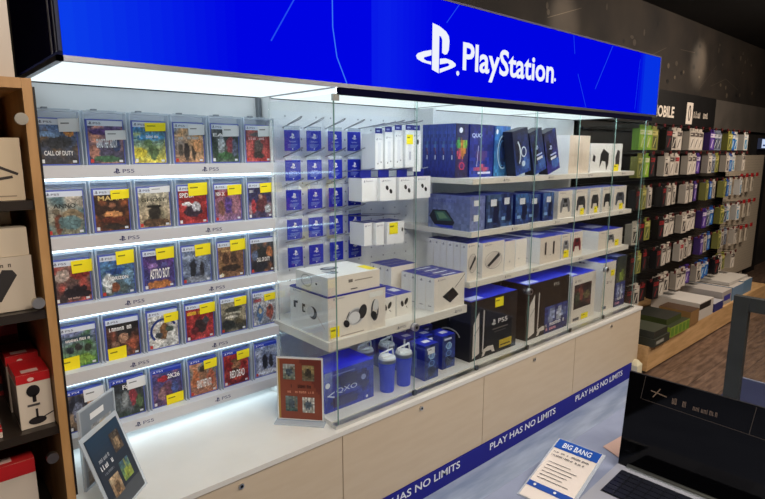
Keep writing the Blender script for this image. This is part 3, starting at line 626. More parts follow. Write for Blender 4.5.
def ctrl(c, dark=(40,40,44)):
    def f(b,F,w,h):
        mini(b,F,w,h)
        b.shape(F,[(w*.14,h*.22),(w*.26,h*.20),(w*.34,h*.40),(w*.66,h*.40),(w*.74,h*.20),(w*.86,h*.22),(w*.84,h*.56),(w*.74,h*.74),(w*.26,h*.74),(w*.16,h*.56)],c,1)
        b.rect(F,w*.38,h*.56,w*.62,h*.70,dark,2); b.ell(F,w*.38,h*.46,w*.05,h*.06,dark,2,10); b.ell(F,w*.62,h*.46,w*.05,h*.06,dark,2,10)
    return f
carton(2.705,2.790,1.58,1.74,Z3,1.022,'white box picturing a silver controller, beside the twin slit box','boxed controller','controller boxes on the third shelf',(230,220,208),(60,66,150),OFF,ctrl((150,150,156)),((.25,.04,.85,.34),YEL))
carton(2.805,2.925,1.58,1.74,Z3,1.024,'white box picturing a dark red controller, on the third shelf','boxed controller','controller boxes on the third shelf',(230,220,208),(60,66,160),OFF,ctrl((120,30,44)))
def edge(b,F,w,h):
    mini(b,F,w,h); ctrl((110,112,118))(b,Fr(F.p(w*.3,h*.1),F.u,F.v),w*.4,h*.85)
carton(3.115,3.42,1.58,1.90,Z3,.998,'wide white controller case box at the right end of the third shelf','boxed controller',None,(230,220,208),(38,46,160),(240,240,242),edge,((.68,.06,.84,.40),YEL),ldeco=slim_side,tdeco=toptag)
# ------------------------------------------------------------------ shelf 2
def dev(b,F,w,h):
    b.art(F,0,0,w,h,picture(71,(96,110,190),(120,140,205),[(.3,.2,.2,.1,(150,170,220))],.3,(150,165,215)),16,10,1)
    b.text(F,'PLAYSTATION',w*.10,h*.78,w*.55,h*.08,(60,70,150),2)
    b.shape(F,[(w*.03,h*.34),(w*.12,h*.54),(w*.46,h*.56),(w*.66,h*.22),(w*.60,h*.08),(w*.16,h*.10)],(30,34,52),2)
    b.shape(F,[(w*.16,h*.50),(w*.42,h*.52),(w*.60,h*.26),(w*.24,h*.22)],(60,100,100),3); b.shape(F,[(w*.22,h*.46),(w*.38,h*.48),(w*.50,h*.32),(w*.30,h*.28)],(110,150,120),4)
    b.shape(F,[(w*.14,h*.10),(w*.3,h*.04),(w*.62,h*.04),(w*.62,h*.12)],(40,60,190),3)
def dev2(b,F,w,h):
    b.art(F,0,0,w,h,picture(72,(104,118,196),(120,138,205),[],.3,(140,155,210)),8,10,1)
    b.rect(F,w*.25,h*.72,w*.6,h*.88,OFF,2); b.rect(F,w*.25,h*.28,w*.6,h*.46,OFF,2)
carton(1.908,2.015,1.575,1.83,Z2,1.272,'pale blue boxed handheld player at the left end of the second shelf','boxed handheld',None,(104,118,196),(50,60,150),(104,118,196),dev2,ldeco=dev)
def phone(seed, c1, c2, wc=(220,225,235)):
    def f(b,F,w,h):
        b.art(F,0,0,w,h,picture(seed,c1,c2,[(.7,.5,.2,.3,(20,24,60))],.5,(70,110,180)),8,10,1)
        b.rect(F,w*.3,h*.66,w*.7,h*.86,wc,2); b.rect(F,w*.5,h*.15,w*.8,h*.62,(24,30,70),2); b.rect(F,w*.12,h*.2,w*.4,h*.3,(140,180,230),2)
    return f
sn = ['dark navy box with a pale label, first right of the handheld box','mid blue box with a cyan picture on the second shelf','light blue box with a white figure on the second shelf','deep blue box just left of the controller boxes','narrow navy box leaning by the controller boxes']
for k, (xa, xb, c1, c2, hh) in enumerate([(2.03,2.14,(60,90,140),(30,44,110),.158),(2.15,2.25,(24,34,110),(40,80,150),.160),(2.26,2.37,(50,110,190),(30,60,150),.150),(2.38,2.49,(30,60,150),(20,40,120),.140),(2.50,2.60,(60,110,190),(24,40,130),.145)]):
    carton(xa,xb,1.58+.01*(k%2),1.76,Z2,Z2+hh,sn[k],'boxed gadget','blue boxes in the middle of the second shelf',c1,(30,40,110),(26,40,120),phone(80+k,c1,c2))
for k, (xa, xb, c, st) in enumerate([(2.645,2.785,(120,120,126),0),(2.815,2.950,(64,64,70),1),(2.980,3.10,(60,58,62),1),(3.130,3.245,(48,48,54),0),(3.27,3.43,(80,84,96),1)]):
    carton(xa,xb,1.58,1.72,Z2,Z2+.148,'white controller box on the second shelf, '+['first from the left, grey controller','second from the left, yellow sticker','centre one with yellow sticker','fourth, dark controller without sticker','last one by the end pane, yellow sticker'][k],
        'boxed controller','controller boxes on the second shelf',(226,218,208),(60,66,150),OFF,ctrl(c),((.45,.03,.75,.28),YEL) if st else None)
# ------------------------------------------------------------------ shelf 1
def rainbow(b,F,w,h):
    b.art(F,0,0,w,h,picture(91,(30,34,90),(34,30,80),[(.5,.55,.35,.2,(200,120,40)),(.25,.62,.2,.1,(60,170,80)),(.75,.62,.2,.08,(120,190,60)),(.5,.25,.3,.1,(110,40,120)),(.3,.45,.2,.1,(190,50,90))],.5,(50,40,120)),10,20,1)
    b.ell(F,w*.4,h*.88,.012,.012,(210,214,225),2); b.ring(F,w*.5,h*.22,w*.2,h*.07,.004,(220,70,90),2)
def qside(b,F,w,h):
    b.art(F,0,0,w,h,picture(92,(50,80,180),(24,34,150),[(.6,.5,.16,.05,(150,50,110)),(.6,.6,.14,.10,(60,110,180))],.3,(30,50,170)),7,16,1); b.rect(F,w*.55,h*.34,w*.68,h*.42,(205,210,230),2)
queue(1.905,1.992,1.665,4,.052,Z1,.243,'boxed controller',('tall rainbow-fronted blue box','the left queue on the top shelf'),rainbow,(30,34,90),(34,50,170),(40,50,120),qside)
def quo(b,F,w,h):
    b.art(F,0,0,w,h,picture(93,(24,30,120),(30,60,190),[(.5,.4,.25,.12,(90,60,150)),(.5,.15,.3,.08,(190,70,110))],.4,(40,40,160)),12,16,1)
    b.text(F,'QUO',w*.08,h*.74,w*.42,h*.09,(190,205,240),2,.02); b.line(F,(w*.3,h*.2),(w*.36,h*.6),.003,(210,215,240),2); b.rect(F,w*.35,h*.06,w*.9,h*.10,(200,210,240),2)
carton(2.0,2.172,1.662,1.77,Z1,1.594,'deep blue box with pale lettering right of the rainbow-fronted boxes, top shelf','boxed gadget',None,(30,40,150),(60,70,120),(24,34,130),quo)
def ringbox(b,F,w,h):
    b.art(F,0,0,w,h,picture(94,(30,90,190),(40,130,210),[(.5,.5,.3,.35,(24,50,120))],.4,(60,150,220)),10,14,1)
    b.ring(F,w*.55,h*.48,w*.36,h*.34,.007,(200,225,245),2,22,1.2,5.1); b.ring(F,w*.5,h*.46,w*.22,h*.26,.006,(90,160,220),2,20,1.4,4.9); b.ell(F,w*.15,h*.88,.008,.012,(225,230,240),2)
carton(2.180,2.305,1.66,1.74,Z1,1.592,'bright blue box with a pale curved ring picture on the top shelf','boxed gadget',None,(34,100,190),(60,70,120),(24,50,140),ringbox)
lean_lab = ['black and blue box with white rings, leaning on the bright blue box','black and blue box tilted left, middle of the leaning trio','purple-blue box tilted left, rightmost of the leaning trio']
for k in range(3):
    xb = [2.265,2.42,2.545][k]; w_ = [.125,.11,.115][k]; hh = .215
    t = thing('product_box', (xb+w_/2,1.62,Z1), lean_lab[k], 'boxed gadget', 'leaning boxes on the top shelf')
    b = MB('printed_card'); b.box(xb,xb+w_,1.59,1.645,Z1,Z1+hh,(26,34,120),t=(20,22,40),l=(18,20,44)); F = front(xb,1.59,Z1)
    b.art(F,0,0,w_,hh,picture(95+k,(24,30,60),(30,70,180) if k<2 else (60,40,170),[(.3,.5,.25,.3,(20,24,60)),(.7,.2,.3,.15,(60,110,210))],.4,(40,60,180)),10,14,1)
    if k == 0: b.ring(F,w_*.62,hh*.48,.022,.026,.006,(220,230,240),2); b.ring(F,w_*.55,hh*.22,.014,.014,.014,(200,220,240),2); b.ring(F,w_*.2,hh*.5,.03,.06,.009,(210,225,240),2,16,-1.2,1.2)
    else: b.logo(F,w_*.3,hh*.55,.03,.022,(190,205,240),2); b.rect(F,w_*.35,hh*.30,w_*.8,hh*.36,(225,230,240),2); b.rect(F,w_*.35,hh*.40,w_*.8,hh*.44,(180,195,235),2)
    b.build('carton', t); t.rotation_euler = (0,math.radians(-[12,17,17][k]),0); t.location.z += [.0,.0,.0][k]; t.location.z = (Z1+math.sin(math.radians([12,17,17][k]))*w_/2+.001)*S
carton(2.735,2.950,1.585,1.80,Z1,1.556,'plain beige and white carton on the top shelf, right of the leaning boxes','boxed console',None,(222,206,188),(90,92,110),(238,238,240),lambda b,F,w,h: (b.rect(F,w*.25,h*.2,w*.65,h*.8,(212,196,178),1), b.ell(F,w*.45,h*.9,.008,.008,OFF,2)),ldeco=lambda b,F,w,h: b.ell(F,w*.4,h*.92,.005,.005,(70,74,110),1,8))
def chair(b,F,w,h):
    b.shape(F,[(w*.28,h*.15),(w*.30,h*.62),(w*.38,h*.82),(w*.56,h*.66),(w*.56,h*.30),(w*.50,h*.04),(w*.46,h*.36),(w*.36,h*.40)],(34,30,34),1); b.shape(F,[(w*.06,h*.40),(w*.14,h*.36),(w*.15,h*.56),(w*.08,h*.62)],(40,36,40),1)
    b.shape(F,[(w*.80,h*.20),(w*.92,h*.22),(w*.92,h*.74),(w*.84,h*.78),(w*.78,h*.5)],(60,56,60),1)
carton(2.965,3.345,1.585,1.78,Z1,1.516,'white box with dark grey controller pictures at the right end of the top shelf','boxed controller',None,(234,232,230),(50,60,130),(240,240,242),chair,((.74,.02,.9,.26),YEL))
# ------------------------------------------------------------------ base of the glass case
def qxo(b,F,w,h):
    b.art(F,0,0,w,h,picture(101,(44,58,190),(24,38,205),[(.45,.7,.28,.2,(40,30,90)),(.4,.2,.3,.16,(44,34,110)),(.78,.55,.13,.3,(44,34,110))],.25,(50,50,180)),20,12,1)
    b.text(F,'QXO',w*.22,h*.40,w*.42,h*.14,(205,215,245),2); b.shape(F,[(w*.03,h*.42),(w*.18,h*.50),(w*.18,h*.46),(w*.08,h*.42),(w*.18,h*.37),(w*.18,h*.33)],(205,215,245),2)
    b.ell(F,w*.05,h*.68,.011,.011,(220,225,240),2); b.ell(F,w*.78,h*.62,.012,.012,(140,150,200),2); b.rect(F,w*.15,h*.88,w*.6,h*.91,(110,120,190),2); b.ell(F,w*.85,h*.08,.006,.006,(220,225,240),2)
carton(1.122,1.362,1.60,1.76,ZB,.650,'large blue box with dark device pictures at the left foot of the glass case','boxed headset',None,(30,42,190),(12,24,205),(40,54,205),qxo)
tum0 = None
def tumbler(x,y,lab,z=ZB):
    global tum0
    if tum0: return copy_tree(tum0,(x,y,z),lab)
    t = thing('tumbler', (x,y,z), lab, 'tumbler', 'blue lidded tumblers')
    b = MB('satin_plastic'); n = 24
    prof = [(.0,0),(.028,0),(.030,.004),(.031,.06),(.035,.105),(.037,.128)]
    for (r0,z0),(r1,z1) in zip(prof,prof[1:]): b.cyl((x,y,z+z0),(x,y,z+z1+1e-5),max(r0,.0001),r1,n,(6,44,210),caps=False)
    b.build("cup", t, smooth=True)
    b = MB('metal'); b.cyl((x,y,z+.128),(x,y,z+.142),.0375,.037,n,(170,176,184)); b.build('rim', t)
    b = MB('satin_plastic'); b.cyl((x,y,z+.142),(x,y,z+.150),.037,.034,n,(214,220,224)); b.box(x-.034,x+.012,y-.012,y+.012,z+.150,z+.158,(232,236,238))
    b.tube([(x-.036,y,z+.150),(x-.036,y,z+.168),(x+.03,y,z+.176),(x+.034,y,z+.150)],.004,(214,220,224),6)
    b.build('lid', t, label='clear and white lid with carry loop')
    b = MB('satin_plastic'); b.cyl((x+.012,y+.01,z+.150),(x+.016,y+.012,z+.195),.004,.004,8,(190,200,210)); b.build('straw', t)
    tum0 = t; return t
tumbler(1.440,1.605,'blue tumbler with white lid, front left one beside the large blue box'); tumbler(1.535,1.605,'blue tumbler with white lid, front right one beside the small blue boxes')
tumbler(1.43,1.735,'blue tumbler behind the front left tumbler'); tumbler(1.545,1.725,'blue tumbler behind the front right tumbler')
def lights(b,F,w,h):
    b.art(F,0,0,w,h,picture(110,(24,34,130),(30,50,150),[(.5,.68,.24,.12,(110,150,210)),(.5,.45,.26,.1,(60,90,170)),(.5,.22,.3,.14,(14,20,60))],.5,(50,80,170)),8,14,1)
    b.ring(F,w*.5,h*.68,w*.22,h*.10,.004,(170,205,235),2); b.ring(F,w*.5,h*.46,w*.2,h*.09,.003,(120,160,220),2); b.ell(F,w*.5,h*.24,w*.22,h*.1,(16,22,56),2); b.rect(F,w*.14,h*.86,w*.7,h*.92,(200,210,235),2)
bl = [('front one beside the tumblers, white price label',1.665,1.565,.1),('front one next to the black console box',1.815,1.60,0),('middle one, between the two front boxes',1.745,1.655,.1),('behind the front left box',1.655,1.68,0),('at the back beside the console box',1.83,1.76,0),('rearmost on the left',1.62,1.79,0)]
for k, (nm, x, y, s_) in enumerate(bl):
    carton(x-.043,x+.043,y,y+.095,ZB,ZB+.158,'small deep blue upright box, '+nm,'boxed light','small blue boxes beside the tumblers',(12,26,140),(20,36,180),(12,26,150),lights,
        ((.2,.74,.7,.92),OFF) if s_ else None,tdeco=toptag,ldeco=lambda b,F,w,h: (b.rect(F,w*.3,h*.3,w*.5,h*.8,(90,110,190),1)))
def console(bg, seed, bundle=False, light=False, bund_col=(30,40,120)):
    def f(b,F,w,h):
        if light:
            b.logo(F,w*.08,h*.84,.020,.018,(70,64,90),1); b.text(F,'PS5',w*.2,h*.845,.04,.014,(120,112,110),1)
            b.art(F,w*.08,h*.28,w*.82,h*.80,picture(seed,(60,44,50),(34,30,40),[(.4,.6,.2,.3,(150,70,60)),(.7,.5,.2,.2,(120,110,70)),(.2,.4,.15,.3,(60,80,60))],.5,(120,60,60)),12,12,1)
            b.rect(F,w*.08,h*.03,w*.34,h*.09,(70,72,84),1)
            return
        b.art(F,0,0,w,h,picture(seed,bg,tuple(q*.7 for q in bg),[],.2),6,6,1)
        # console standing on the left
        b.shape(F,[(w*.05,h*.04),(w*.06,h*.62),(w*.17,h*.80),(w*.19,h*.10)],(222,214,206),2); b.shape(F,[(w*.25,h*.10),(w*.26,h*.82),(w*.285,h*.80),(w*.275,h*.10)],(200,192,186),2)
        b.line(F,(w*.07,h*.42),(w*.18,h*.56),.003,(40,36,36),3); b.line(F,(w*.07,h*.40),(w*.07,h*.05),.002,(160,150,146),3)
        b.shape(F,[(w*.24,h*.02),(w*.28,h*.14),(w*.36,h*.17),(w*.48,h*.16),(w*.52,h*.04),(w*.46,h*.05),(w*.44,h*.09),(w*.32,h*.09),(w*.29,h*.03)],(214,206,198),3)
        if not bundle:
            b.logo(F,w*.44,h*.50,.034,.030,(230,226,222),2); b.text(F,'PS5',w*.58,h*.51,.075,.024,(230,226,222),2,.01)
            b.rect(F,w*.46,h*.42,w*.80,h*.44,(120,112,106),2); b.rect(F,w*.50,h*.37,w*.76,h*.385,(90,84,80),2); b.rect(F,w*.62,h*.06,w*.90,h*.20,(196,170,50),2); b.rect(F,w*.64,h*.1,w*.86,h*.12,(60,50,30),3)
        else: b.text(F,'PS5',w*.62,h*.86,.05,.016,(200,196,190),2)
    return f
def bundle_deco(b,F,w,h,a0=.45,b0=.0,a1=1.,b1=.52):
    b.art(F,w*a0,h*b0,w*a1,h*b1,picture(121,(44,60,150),(26,34,110),[(.3,.6,.16,.3,(150,165,210)),(.62,.6,.14,.3,(190,200,225)),(.85,.65,.1,.2,(90,110,170))],.5,(80,100,180)),14,10,3)
    ww = w*(a1-a0); b.words(F,w*a0+ww*.06,h*(b0+.13),ww*.8,.019,WHITE,5,8,10); b.words(F,w*a0+ww*.06,h*(b0+.05),ww*.55,.017,(240,170,186),5,9,7)
def side_console(b,F,w,h):
    b.line(F,(w*.35,h*.60),(w*.35,h*.95),.004,(150,146,144),1); b.line(F,(w*.5,h*.60),(w*.5,h*.92),.004,(120,116,114),1)
    b.ring(F,w*.5,h*.36,w*.26,h*.12,.007,(200,196,192),1,16,0,math.pi); b.text(F,'PS5',w*.36,h*.22,.05,.014,(180,176,172),1)
lid = (28,44,190)
carton(1.935,2.300,1.575,1.83,ZB,.782,'black console box with a yellow sticker, leftmost of the big console boxes','boxed console','big console boxes',(30,26,28),lid,(24,22,26),console((34,28,28),121),((.50,.80,.68,.96),YEL),ldeco=side_console,tdeco=lambda b,F,w,d: b.rect(F,w*.04,d*.05,w*.3,d*.25,(190,200,235),1))
def c2(b,F,w,h): console((48,36,30),122,True)(b,F,w,h); bundle_deco(b,F,w,h,.42,.0,1.0,.50)
carton(2.385,2.790,1.572,1.83,ZB,.790,'black and brown console box with a blue bundle panel, second big box','boxed console','big console boxes',(40,32,30),lid,(28,24,26),c2,ldeco=side_console,tdeco=lambda b,F,w,d: b.rect(F,w*.04,d*.05,w*.3,d*.25,(190,200,235),1))
carton(2.835,3.10,1.572,1.86,ZB,.768,'white console box with a dark game picture, third big box','boxed console','big console boxes',(224,216,206),lid,(236,236,236),console(None,123,light=True),((.42,.02,.72,.14),YEL),ldeco=slim_side,tdeco=lambda b,F,w,d: b.rect(F,w*.04,d*.05,w*.3,d*.25,(190,200,235),1))
def c4(b,F,w,h): b.logo(F,w*.3,h*.55,.022,.02,(100,80,90),1); b.text(F,'PS5',w*.45,h*.55,.05,.016,(150,140,136),1); b.line(F,(w*.02,h*.3),(w*.14,h*.9),.006,(200,196,192),1); b.rect(F,w*.1,h*.04,w*.4,h*.1,(70,80,100),1)
carton(3.185,3.345,1.570,1.86,ZB,.798,'white console box with small logo, fourth big box','boxed console','big console boxes',(226,218,208),lid,(238,238,238),c4,((.6,.70,.9,.82),YEL),ldeco=slim_side)
def c5(b,F,w,h):
    b.art(F,0,h*.46,w,h,picture(125,(50,60,70),(90,96,70),[(.6,.3,.25,.2,(150,180,60))],.5,(80,90,60)),8,10,1); bundle_deco(b,F,w,h,.0,.0,1.0,.48)
carton(3.355,3.488,1.570,1.70,ZB,.815,'narrow blue bundle box against the right end pane of the case','boxed console','big console boxes',(50,60,90),(60,66,110),(40,48,90),c5)

# ================================================================== ORANGE SIGN ON THE COUNTER
P, Q = Vector((.981,1.702,CT)), Vector((1.092,1.574,CT)); u = (Q-P).normalized(); wS = (Q-P).length; Fs = Fr(P, u, Z)
t = thing('acrylic_sign', P, 'orange poster with four game covers in an upright acrylic stand left of the glass case', 'sign')
b = MB('acrylic_rim'); b.fbox(Fs,-.004,wS+.004,.006,.258,-.004,-.0015,WHITE); b.fbox(Fs,-.01,wS+.01,0,.006,-.035,.03,WHITE); b.build('stand', t)
b = MB('printed_card'); b.fbox(Fs,-.003,wS+.003,.010,.256,-.001,.0,(236,236,234)); 
b.art(Fs,.002,.014,wS-.002,.250,lambda u_,v_: (176,140,64) if u_<.06 else ((138,66,46) if (u_-.35)*.9 < (1-v_)*.7+.12 else (116,50,40)),22,30,1)
for (a,c,sd,ca,cb) in ((.13,.63,1,(190,196,200),(120,140,120)),(.56,.62,2,(190,160,90),(90,80,60)),(.17,.13,3,(120,140,140),(50,90,90)),(.55,.12,4,(222,224,220),(200,204,200))):
    b.art(Fs,wS*a,.25*c+.012,wS*(a+.27),.25*(c+.29),picture(130+sd,ca,cb,[(.5,.5,.3,.3,(70,90,110) if sd!=2 else (60,50,40))],.5,(120,110,90)),8,10,3)
b.words(Fs,wS*.30,.138,wS*.46,.014,(60,24,22),3,2,9); b.words(Fs,wS*.22,.118,wS*.60,.009,(225,150,120),3,3,14)
b.build('poster', t)
# ================================================================== TWO SIGNS AT THE LEFT END
dv = Vector((.748,.664,0)); P = Vector((.318,1.700,CT)); nrm = -Y
Fs = Fr(P, dv, Z)
t = thing('acrylic_sign', P, 'tall upright acrylic sign with grey printed sheets at the left end of the countertop', 'sign')
b = MB('acrylic_rim'); 
for a0,a1,b0,b1 in ((0,.006,0,.255),(.166,.172,0,.255),(0,.172,.249,.255),(0,.172,0,.006),(0,.172,.205*.6,.127)): b.fbox(Fs,a0,a1,b0,b1,-.004,.004,WHITE)
b.build('frame', t)
b = MB('printed_card'); b.fbox(Fs,.006,.166,.126,.249,-.001,.001,(118,128,140)); b.fbox(Fs,.006,.166,.006,.122,-.001,.001,(120,124,132))
b.rect(Fs,.05,.206,.115,.226,(232,234,236),3); b.art(Fs,.05,.138,.15,.188,picture(141,(140,146,156),(170,150,110),[(.5,.4,.3,.4,(190,160,100))],.4),10,6,2); b.art(Fs,.02,.01,.12,.08,picture(142,(110,112,120),(130,110,90),[(.6,.5,.3,.4,(180,140,110))],.4),8,8,2)
b.build('printed_sheet', t)
B0, B1 = Vector((.350,1.500,CT+.001)), Vector((.463,1.612,CT+.001)); T0 = Vector((.280,1.54,.70)); uu = (B1-B0).normalized(); vv = (T0-B0); vv = (vv-uu*vv.dot(uu)); hl = vv.length
Fp = Fr(B0, uu, vv); wp = .166
t = thing('acrylic_sign', B0, 'dark blue poster sign with game covers, tilted back in front of the tall acrylic sign', 'sign')
b = MB('acrylic_rim'); b.fbox(Fp,-.008,wp+.008,-.0,hl+.01,-.004,-.001,WHITE); b.build('frame', t)
b = MB('acrylic'); pr = Fp.p(wp/2,hl*.7,-.006); b.poly([Fp.p(wp*.3,hl*.7,-.005),Fp.p(wp*.7,hl*.7,-.005),Vector((Fp.p(wp*.7,hl*.7,-.005).x-.01,Fp.p(wp*.7,hl*.7).y+.01,CT+.001)),Vector((Fp.p(wp*.3,hl*.7).x-.01,Fp.p(wp*.3,hl*.7).y+.01,CT+.001))],WHITE); b.build('easel_leg', t)
b = MB('printed_card'); b.fbox(Fp,.004,wp-.004,.008,hl-.004,-.001,0,(40,52,66))
b.art(Fp,.006,.010,wp-.006,hl-.006,lambda u_,v_: (70,76,84) if v_<.17 else mixc((34,44,60),(30,64,92),max(0,v_-.5)*1.6),12,16,1)
b.art(Fp,wp*.60,hl*.62,wp*.86,hl*.86,picture(151,(90,80,70),(110,90,70),[(.5,.4,.3,.3,(170,140,100))],.6,(60,40,30)),8,9,2)
b.art(Fp,wp*.18,hl*.20,wp*.46,hl*.44,picture(152,(190,160,120),(150,110,70),[(.5,.4,.3,.3,(110,80,50))],.5,(200,180,140)),8,9,2)
b.art(Fp,wp*.54,hl*.26,wp*.82,hl*.50,picture(153,(60,110,150),(110,160,50),[(.5,.3,.3,.3,(150,170,50))],.5,(180,180,60)),8,9,2)
b.words(Fp,wp*.14,hl*.66,wp*.30,hl*.045,(170,176,184),3,4,7); b.words(Fp,wp*.12,hl*.57,wp*.36,hl*.06,(236,238,242),3,5,6); b.words(Fp,wp*.16,hl*.50,wp*.28,hl*.03,(130,138,150),3,6,9)
b.build('poster', t)

# ================================================================== OAK SHELVING UNIT AT THE LEFT
t = thing('oak_shelf_unit', (-.2,1.7,0), 'tall oak shelving unit with dark shelves full of boxed gadgets at the left edge', 'shelving unit')
b = MB('oak'); b.box(.231,.250,1.45,2.0,0,1.628,WHITE); b.build('side_panel', t, bevel=.004)
b = MB('oak'); b.box(-.75,-.72,1.45,2.0,0,1.628,WHITE); b.build('side_panel', t)
b = MB('oak'); b.box(-.72,.2307,1.45,2.0,1.606,1.628,WHITE); b.build('top_panel', t)
b = MB('oak'); b.box(-.72,.2307,1.985,2.0,0,1.605,WHITE); b.build('back_panel', t)
for z in (1.362,1.105,.812,.50,.1):
    b = MB('satin_plastic'); b.box(-.72,.2307,1.46,1.984,z-.022,z-.001,(46,38,32)); b.build('shelf_board', t, label='dark shelf board')
b = MB('satin_plastic'); b.box(.2502,.2545,1.448,1.62,.62,1.61,(26,22,22)); b.build('edge_trim', t, label='thin black edge trim')
for x, z in ((.222,1.540),(.215,1.127),(.208,.742)):
    b = MB('metal'); b.cyl((x,1.449,z),(x,1.436,z),.013,.013,20,(206,200,188)); b.build('glass_clamp', t, smooth=False)
BB = (206,186,156)
gl = 'boxes on the oak shelving unit'
def specs(b,F,w,h):
    d=(52,42,36); pts=[(-.02,.62),(.30,.72),(.62,.56),(.93,.42)]
    for p,q in zip(pts,pts[1:]): b.line(F,(p[0]*w,p[1]*h),(q[0]*w,q[1]*h),.006,d,1)
    b.line(F,(w*.30,h*.70),(w*.42,h*.60),.006,d,1)
    pts=[(.0,.22),(.3,.28),(.6,.34),(.85,.38)]
    for p,q in zip(pts,pts[1:]): b.line(F,(p[0]*w,p[1]*h),(q[0]*w,q[1]*h),.006,d,1)
    b.line(F,(w*.40,h*.28),(w*.46,h*.12),.007,d,1); b.rect(F,w*.6,h*.06,w*.88,h*.08,(150,132,110),1)
carton(.085,.2205-.002,1.475,1.66,1.362,1.500,'large tan box picturing dark earphone wires, upper shelf of the oak unit','boxed gadget',gl,BB,(214,196,168),(190,170,140),specs)
carton(-.12,.07,1.475,1.66,1.362,1.49,'tan box on the upper oak shelf, left of the earphone box','boxed gadget',gl,BB,(214,196,168),(190,170,140))
carton(.02,.206,1.70,1.86,1.362,1.495,'plain tan box at the back of the upper oak shelf','boxed gadget',gl,(196,172,138),(206,184,152),(180,160,130))
carton(.03,.200,1.70,1.84,1.4955,1.565,'plain tan box stacked on the rear box of the upper oak shelf','boxed gadget',gl,(196,172,138),(206,184,152),(180,160,130))
def phone2(b,F,w,h):
    b.words(F,w*.35,h*.82,w*.45,.008,(90,80,70),1,7,12)
    b.shape(F,[(w*.52,h*.26),(w*.66,h*.20),(w*.84,h*.66),(w*.80,h*.76),(w*.70,h*.78)],(50,46,44),1); b.shape(F,[(w*.20,h*.10),(w*.34,h*.08),(w*.48,h*.52),(w*.36,h*.62)],(56,52,50),1)
carton(.02,.2175,1.485,1.70,1.106,1.233,'white box picturing a dark handset with orange sticker, middle oak shelf','boxed gadget',gl,(206,192,172),(196,180,158),(180,166,146),phone2,((.02,.50,.30,.72),(240,170,40)))
carton(.0,.215,1.49,1.70,1.2335,1.298,'flat plain beige box lying on the handset box, middle oak shelf','boxed gadget',gl,(212,196,172),(214,200,178),(190,176,154))
carton(.03,.196,1.56,1.74,1.2985,1.330,'small beige box topmost on the middle oak shelf','boxed gadget',gl,(196,178,150),(206,190,164),(180,164,140),lambda b,F,w,h: b.rect(F,w*.3,h*.6,w*.7,h*.75,(150,136,116),1))
def mic(b,F,w,h):
    b.rect(F,0,h*.84,w,h,(196,30,34),1); b.ell(F,w*.46,h*.68,w*.20,h*.11,(40,36,38),2); b.ell(F,w*.44,h*.68,w*.15,h*.08,(24,22,24),3); b.rect(F,w*.42,h*.47,w*.53,h*.66,(34,30,32),2); b.rect(F,w*.25,h*.40,w*.62,h*.44,(80,74,72),2)
    b.rect(F,w*.47,h*.16,w*.54,h*.34,(34,30,32),2); b.ell(F,w*.5,h*.12,w*.27,h*.07,(40,36,38),2); b.line(F,(w*.7,h*.16),(w*1.0,h*.22),.003,(50,44,44),2); b.ell(F,w*.42,h*.90,.007,.005,(240,200,190),2,8)
rt = lambda b,F,w,d: b.rect(F,w*.2,d*.1,w*.7,d*.3,(230,190,180),1)
def micl(b,F,w,h): b.rect(F,0,h*.84,w,h,(196,30,34),1); b.art(F,w*.05,h*.05,w*.95,h*.8,picture(161,(120,100,90),(70,54,50),[(.5,.5,.3,.3,(40,34,34))],.5,(60,50,46)),6,8,1)
rg = 'red-topped white boxes on the oak unit'
carton(.158,.228,1.485,1.60,.812,.948,'red-topped white webcam box, front right on the lower oak shelf','boxed webcam',rg,(222,208,190),(204,34,38),(200,186,170),mic,ldeco=micl,tdeco=rt)
carton(.155,.226,1.61,1.73,.812,.960,'red-topped box right behind the front webcam box','boxed webcam',rg,(214,200,184),(190,30,34),(190,170,150),mic,ldeco=micl,tdeco=rt)
carton(.05,.205,1.75,1.90,.812,1.01,'taller red-topped box at the back of the lower oak shelf','boxed webcam',rg,(150,40,40),(150,30,34),(140,40,40),mic,tdeco=rt)
carton(.04,.130,1.62,1.76,.812,.975,'red-topped box left of the webcam boxes, lower oak shelf','boxed webcam',rg,(210,196,180),(170,28,32),(190,170,150),mic,tdeco=rt)
carton(-.02,.120,1.478,1.58,.812,.835,'low red and white box lying at the front of the lower oak shelf','boxed gadget',rg,(220,206,190),(224,208,196),(210,196,180),lambda b,F,w,h: b.rect(F,0,h*.6,w,h,(196,30,34),1),tdeco=lambda b,F,w,d: (b.rect(F,w*.5,0,w,d*.25,(190,40,40),1)))
carton(.03,.178,1.50,1.64,.501,.728,'red-topped box with black speaker picture, bottom visible oak shelf','boxed speaker',rg,(216,202,186),(186,34,36),(180,160,144),lambda b,F,w,h: (b.rect(F,0,h*.84,w,h,(186,30,34),1), b.rect(F,w*.1,h*.3,w*.42,h*.66,(40,36,36),2), b.ell(F,w*.7,h*.45,w*.2,h*.12,(44,40,40),2)),tdeco=rt)
carton(.01,.170,1.66,1.80,.501,.79,'tall dark red box at the back of the bottom visible oak shelf','boxed speaker',rg,(120,30,30),(150,34,34),(110,28,28))
b = MB('satin_plastic'); b.box(-.05,.228,1.50,1.56,1.6285,1.98,(206,192,176)); b.use('matte'); F=front(-.05,1.50,1.6285); b.ell(F,.262,.20,.006,.006,(150,140,130),1)
b.build('white_appliance', label='pale upright appliance standing on top of the oak shelving unit', cat='appliance', bevel=.008)

